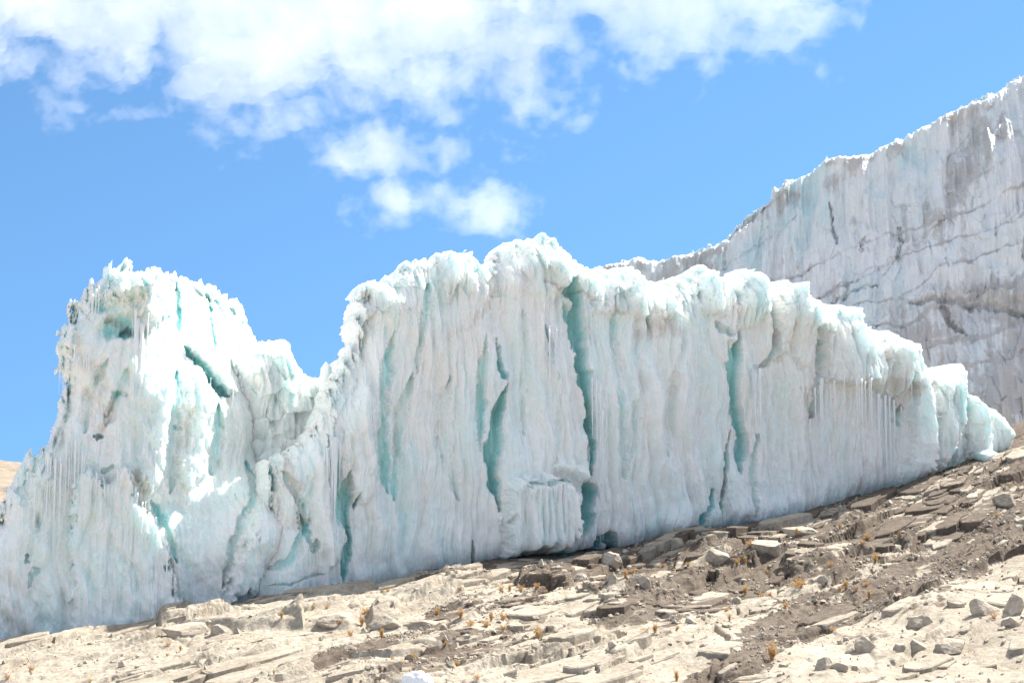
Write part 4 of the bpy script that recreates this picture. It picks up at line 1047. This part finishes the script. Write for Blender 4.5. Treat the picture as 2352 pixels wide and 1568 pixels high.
def stone(name, u, v, wpx, hpx, seed, label, cat, mat, group=None, deep=.7, rot=None, cuts=11):
    """v is the foot of the stone in the photo"""
    p = ground_at(u, v); k = p[1]/F
    wd, ht = wpx*k, hpx*k
    rg = random.Random(seed)
    V = stone_mesh(seed, (wd, wd*deep, ht*1.5), cuts)
    a = rg.uniform(-.35, .35) if rot is None else rot
    V = V@np.array([[math.cos(a), math.sin(a), 0], [-math.sin(a), math.cos(a), 0], [0, 0, 1]])
    o = mesh_obj(name, V, ICO4[1], mat, None, True)
    o.location = (p[0], p[1]+wd*deep*.35, ground_normal(p[0], p[1]+wd*deep*.35)*.5+p[2]*.5+ht*.05)
    return tag(o, label, cat, group)
G1 = 'loose stones on the rock slope'
STONES = [
 (423, 1463, 112, 44, 'largest pale block at the lower left, with a dark cleft on its left side', 0), (502, 1458, 52, 28, 'squat grey-faced stone touching the right end of the largest pale block', 0),
 (474, 1458, 13, 8, 'pebble at the foot of the gap right of the largest pale block', 0), (696, 1358, 18, 12, 'small white stone on the rock crest below the ice seam', 0), (711, 1366, 18, 13, 'small white stone just right of the one on the crest', 0), (704, 1343, 12, 8, 'grey pebble on the crest against the ice foot', 0), (562, 1368, 8, 6, 'single tiny pebble alone on the pale crest', 0),
 (772, 1436, 116, 34, 'rust-stained long pale block left of the rounded boulder', 0), (878, 1442, 90, 34, 'rounded pale boulder in the middle left, between two golden tufts', 0), (972, 1440, 96, 26, 'low pale block right of the rounded boulder', 0),
 (1017, 1446, 21, 17, 'white cube-like stone standing on a brown slab', 0), (877, 1362, 9, 8, 'tiny round white stone at the shadow edge below the ice', 0), (1244, 1301, 15, 20, 'pale pointed stone standing upright in the shade under the ice', 0), (1404, 1296, 56, 32, 'grey block with an orange left end near the ice foot', 0),
 (1332, 1332, 40, 20, 'pale wedge right of the dark recess', 0), (1462, 1361, 12, 8, 'round pebble below the dark ledge, leftmost of three', 0), (1525, 1362, 18, 9, 'flat white pebble, middle of three below the dark ledge', 0), (1544, 1361, 18, 9, 'white pebble, rightmost of three below the dark ledge', 0),
 (1372, 1472, 20, 13, 'small white stone on the pale band, lower centre', 0), (1411, 1484, 29, 18, 'white rounded stone right of a smaller one, lower centre', 0), (1105, 1512, 18, 11, 'smooth pale pebble on a pale streak, bottom centre', 0), (1035, 1532, 24, 17, 'white stone next to an orange tuft above the snow lump', 0), (940, 1522, 28, 18, 'dark rounded stone up left of the snow lump', 1),
 (1232, 1500, 26, 16, 'grey-brown stone on the pale band right of the tall tuft', 0), (1182, 1446, 42, 18, 'flat pale stone among the golden tufts', 0), (1475, 1350, 50, 24, 'long pale stone on brown gravel above the three pebbles', 0), (1404, 1340, 32, 24, 'pale angular stone under the orange-ended block', 0),
 (2141, 1093, 17, 12, 'bright round stone beside the ice foot, far right', 0), (1654, 1298, 76, 34, 'large white angular block on brown gravel, right of centre', 0), (1762, 1276, 80, 38, 'big pale block beside the orange tuft, right half', 0), (2090, 1260, 18, 17, 'isolated white diamond-shaped stone on the brown slope', 0), (2045, 1160, 24, 13, 'pale stone near the ice foot, upper right', 0),
 (1838, 1228, 88, 20, 'long flat pale slab under the ice edge', 0), (1558, 1256, 44, 26, 'grey slab stone leaning at the ice foot', 0), (2316, 1166, 62, 36, 'pale block at the right edge of the photo', 0),
 (1992, 1498, 76, 44, 'largest shaded boulder in the lower right rubble', 0), (2112, 1443, 68, 40, 'boulder with a sunlit top in the middle of the lower right rubble', 0), (2066, 1492, 34, 22, 'small boulder right of the largest shaded one', 0), (2110, 1494, 46, 34, 'broad knobbly boulder under the sunlit one', 0), (1951, 1501, 26, 17, 'small pale stone left of the largest shaded boulder', 0), (2182, 1504, 92, 38, 'wide low boulder in the lower right rubble', 0),
 (2200, 1394, 44, 28, 'grey stone at the upper left of the rubble heap', 0), (2268, 1410, 78, 44, 'heavy grey boulder near the right edge, upper rubble', 0), (2330, 1412, 54, 54, 'tall boulder cut by the right edge of the photo', 0), (1900, 1536, 52, 34, 'wedge boulder with a sunlit right top, bottom right', 0), (1934, 1542, 46, 24, 'rounded boulder touching the wedge boulder', 0),
 (1586, 1430, 32, 17, 'pale stone on brown gravel left of the grooved brown slope', 0), (1615, 1424, 15, 9, 'little stone right of the pale one on brown gravel', 0), (1695, 1386, 26, 22, 'grey stone with a dark crack beside it', 0), (1893, 1344, 30, 16, 'pale squarish stone left of the long dark hollow', 0), (2331, 1440, 50, 24, 'low stone under the tall edge boulder', 0)]
for k, (u, v, wp, hp, lab, dk) in enumerate(STONES):
    big = wp > 60
    stone('boulder' if wp > 30 else 'stone', u, v, wp, hp, 1000+k*7, lab, 'boulder' if wp > 30 else 'stone', M_STONE_DARK if dk else M_STONE, G1, .6 if big else .8, cuts=18 if big else 14)

# snow lump in the foreground
p = ground_at(958, 1585); k = p[1]/F
V, Fc = ico(5); V = np.sign(V)*np.abs(V)**.8*np.array([35*k, 32*k, 27*k]); V[:, 2] += .07*fbm(V[:, 0]*3, V[:, 1]*3, 3, 77)
V *= (1+.05*fbm(V[:, 0]*9, V[:, 2]*9+V[:, 1]*4, 4, 78))[:, None]
sn = mesh_obj('snow_lump', V, Fc, M_SNOW, None, True); sn.location = (p[0], p[1], p[2]+12*k)
tag(sn, 'bright white lump of snow at the bottom edge of the photo', 'snow lump')

# gravel
rg = np.random.default_rng(3)
cand = np.flatnonzero((U.reshape(-1) > -20) & (U.reshape(-1) < 2380) & (Vp.reshape(-1) < 1600) & (Wd.reshape(-1) > .1))
wgt = .06+np.clip(Ground.stain.reshape(-1)[cand], 0, .6)*1.6*np.clip(.5+1.5*fbm(S*.9, Wd*.9, 3, 888).reshape(-1)[cand], .03, 2)
ch_ = rg.choice(cand, 16000, p=wgt/wgt.sum())
base = WALL.world(S, ZT*0, Wd).reshape(-1, 3)[ch_]; base[:, 2] = ZT.reshape(-1)[ch_]
sz = np.exp(rg.normal(-4.1, .6, len(ch_))).clip(.008, .085)
nv = len(ICO0[0]); Q = ICO0[0][None]*(1+.35*rg.normal(size=(len(ch_), nv, 1)).clip(-1.3, 1.3))*sz[:, None, None]*rg.uniform(.6, 1.3, (len(ch_), 1, 3))
Q = Q+base[:, None]; Q[..., 2] += (sz*.25)[:, None]
gf2 = (ICO0[1][None]+np.arange(len(ch_))[:, None, None]*nv).reshape(-1, 3)
tag(mesh_obj('gravel', Q.reshape(-1, 3), gf2, M_STONE, None, False), 'scattered grey and beige gravel over the brown parts of the slope', 'gravel', None, 'stuff')

# ================================================================== DRY TUFTS
def tuft_mesh(seed, spread, tall):
    rg = random.Random(seed); V = []; Fs = []
    def strip(a, b, w0, w1):
        a = np.array(a); b = np.array(b); d = b-a; sd = np.cross(d, [rg.uniform(-1, 1), rg.uniform(-1, 1), .3]); sd /= np.linalg.norm(sd)+1e-9
        i = len(V); V.extend([a-sd*w0, a+sd*w0, b+sd*w1, b-sd*w1]); Fs.append((i, i+1, i+2, i+3))
    for k in range(34):
        an = rg.uniform(0, 6.28); r = rg.uniform(0, .35)*spread; lean = rg.uniform(.05, .7)*spread; h = tall*rg.uniform(.45, 1.)
        p0 = np.array([math.cos(an)*r, math.sin(an)*r, -.03]); p2 = p0+np.array([math.cos(an)*lean, math.sin(an)*lean, h]); p1 = (p0+p2)/2+np.array([-math.cos(an), -math.sin(an), .3])*lean*.15
        strip(p0, p1, .004, .004); strip(p1, p2, .004, .003)
        for q in range(rg.randint(5, 10)):
            f = rg.uniform(.35, 1.05); b = p0*(1-f)+p2*f; L = rg.uniform(.015, .05)
            e = b+np.array([rg.uniform(-1, 1), rg.uniform(-1, 1), rg.uniform(-.1, 1)])*L
            strip(b, e, .007, .004)
    return np.array(V), Fs
TM = []
for k in range(6):
    V, Fs = tuft_mesh(50+k, [.13, .16, .10, .18, .12, .08][k], [.30, .26, .34, .24, .22, .38][k])
    o = mesh_obj('grass_tuft', V, np.array(Fs), M_GRASS); TM.append(o.data); bpy.data.objects.remove(o)
TUFTS = [
 (72, 1538, 1, 'pale tuft near the lower left corner'), (17, 1560, .9, 'tuft in the bottom left corner of the photo'), (414, 1492, .8, 'tuft under the right end of the largest pale block'), (387, 1479, .9, 'broad pale tuft below the largest pale block'), (385, 1504, .7, 'small tuft on the crack below the largest pale block'), (647, 1418, 1., 'tuft at the left end of the rust-stained block'), (721, 1397, .7, 'faint tuft behind the rust-stained block, left one'), (752, 1395, .8, 'tuft behind the rust-stained block, right one'),
 (422, 1389, .6, 'tiny tuft on the skyline of the pale crest'), (207, 1564, .7, 'tuft at the bottom edge, left part'), (781, 1430, .9, 'tuft against the front of the rust-stained block'), (629, 1559, .6, 'tiny tuft at the bottom edge beside brown rock'),
 (1056, 1356, .8, 'tuft under the small ledge left of the dark recess'), (1151, 1354, 1., 'leaning tuft at the left of the dark recess'), (1171, 1358, 1., 'tuft in the left corner of the dark recess'), (1196, 1354, 1.1, 'shaded tuft inside the dark recess'), (1232, 1358, 1.4, 'tall bushy tuft in front of the dark recess wall'), (1255, 1361, .6, 'little tuft at the right foot of the dark recess'),
 (1004, 1409, 1.2, 'bushy tuft on top of the low pale block'), (963, 1436, 1.4, 'large orange tuft in front of the low pale block'), (1058, 1416, 1.4, 'wide fan-shaped tuft above the white cube-like stone'), (1080, 1435, 1.2, 'round yellow tuft left of the flat pale stone'), (1117, 1438, 1.5, 'largest golden tuft in the middle cluster'), (1128, 1424, 1.2, 'tuft rising behind the largest golden tuft'), (1156, 1420, 1.2, 'thin pale tuft behind the flat pale stone'), (1156, 1445, 1., 'low orange tuft at the left end of the flat pale stone'),
 (831, 1434, 1.5, 'tall tuft in the gap left of the rounded boulder'), (840, 1405, 1.1, 'tuft growing behind the rounded boulder'), (806, 1458, 1.3, 'wide pale tuft below the rust-stained block'), (877, 1463, 1.3, 'spreading tuft below the rounded boulder'), (1237, 1462, 1.7, 'tallest tuft, standing alone on the lower centre slab'), (952, 1511, 1.3, 'thin tuft behind the dark rounded stone'), (901, 1519, .8, 'small orange tuft left of the dark rounded stone'), (920, 1523, .8, 'small orange tuft touching the dark rounded stone'), (1049, 1527, 1.1, 'orange tuft right of the white stone above the snow'),
 (1437, 1326, 1.3, 'bushy tuft on brown gravel below the orange-ended block'), (1452, 1316, 1.2, 'dark orange tuft behind the bushy one by the orange-ended block'), (1522, 1300, 1., 'tuft on the ledge near the ice, centre right'), (1505, 1450, 1.3, 'wide pale tuft on the lower pale band'), (1482, 1450, 1., 'tuft just left of the wide pale one on the lower band'), (1555, 1446, .8, 'small tuft at the right of the wide pale one'), (1554, 1562, 1.1, 'tuft at the bottom edge right of centre'), (1024, 1485, .7, 'little orange tuft on the brown slab, lower centre'), (890, 1356, .8, 'tuft in the shadow below the fluted ice'), (1094, 1322, .6, 'tiny tuft closest to the ice foot, centre'), (1096, 1561, .7, 'tiny tuft at the bottom edge right of the snow lump'), (979, 1545, .7, 'tuft just above the snow lump'),
 (1830, 1229, 1.2, 'rusty tuft on the long flat slab'), (1994, 1238, 1.4, 'big orange tuft below the right ice edge'), (1982, 1254, 1., 'lower neighbour of the big orange tuft'), (1929, 1213, 1., 'tuft at the right end of the long flat slab'), (1722, 1251, 1.5, 'tall rusty tuft left of the big pale block'), (1695, 1299, 1.4, 'wide rusty tuft right of the large white block'), (1712, 1292, 1.1, 'second tuft right of the large white block'), (1763, 1315, .8, 'small tuft on the striped ledge, right of centre'), (1909, 1298, 1.1, 'tuft under the dark overhang, right half'), (2011, 1289, 1.5, 'thin upright tuft at the right of the dark overhang'),
 (1835, 1346, 1.9, 'tallest feathery tuft of the right half'), (1929, 1355, 1.1, 'leftmost of three tufts before the long dark hollow'), (1944, 1352, 1.3, 'middle one of three tufts before the long dark hollow'), (1967, 1353, .8, 'rightmost of three tufts before the long dark hollow'), (1990, 1343, 1., 'tuft at the mouth of the long dark hollow'), (1712, 1363, 1.4, 'dark orange tuft over the vertical crack'), (1750, 1367, 1., 'tuft right of the vertical crack'), (1767, 1366, .9, 'second tuft right of the vertical crack'), (1996, 1373, 1.2, 'dark tuft under the long dark hollow'), (1803, 1394, 1.1, 'tuft on the pale strip of the grooved slope'), (1668, 1401, .8, 'tuft low on the left of the vertical crack'), (1774, 1513, 2., 'wide golden patch of tuft at the foot of the grooved slope'), (1912, 1449, .8, 'small tuft at the edge of the pale slab, lower right'), (1580, 1300, 1.1, 'tuft left of the large white block'), (2067, 1230, .9, 'tuft beside dark stones, upper right slope'), (2290, 1185, .8, 'tuft left of the block at the right edge'), (2331, 1117, .8, 'tuft at the right edge near the ice'), (2197, 1172, .7, 'tiny tuft on the gravel, upper right'), (2283, 1415, 1., 'brown tuft between boulders near the right edge'), (1553, 1561, .0, ''), (1676, 1425, .9, 'dark tuft at the base of the vertical crack')]
for k, (u, v, sc_, lab) in enumerate(TUFTS):
    if not lab: continue
    p = ground_at(u, v+2)
    o = bpy.data.objects.new('grass_tuft', TM[k % 6]); COL.objects.link(o)
    o.location = p; o.scale = (sc_*.66, sc_*.66, sc_*.54); o.rotation_euler = (0, 0, k*1.3)
    tag(o, 'dry golden '+lab if not lab.startswith(('dark', 'pale', 'rusty')) else 'dry '+lab, 'grass tuft', 'dry grass tufts on the rock slope')

# ------------------------------------------------------------------ bedrock slabs, kept clear of stones and tufts
anc = np.array([np.array(o.location)-WALL.O for o in sc.objects if o.get('category') in ('stone', 'boulder', 'grass tuft', 'snow lump')])
ANCH = np.stack([anc@WALL.a, anc@WALL.n], 1)
pv, pf_, pa = plates(1900, 91)
pw = WALL.world(pv[:, 0], pv[:, 0]*0, pv[:, 1]); pw[:, 2] = pv[:, 2]
led = mesh_obj('rock_ledges', pw, pf_, M_ROCK, None, False, {'stain': pa})
tag(led, 'broken bedrock slabs and ledges standing out of the slope', kind='structure')
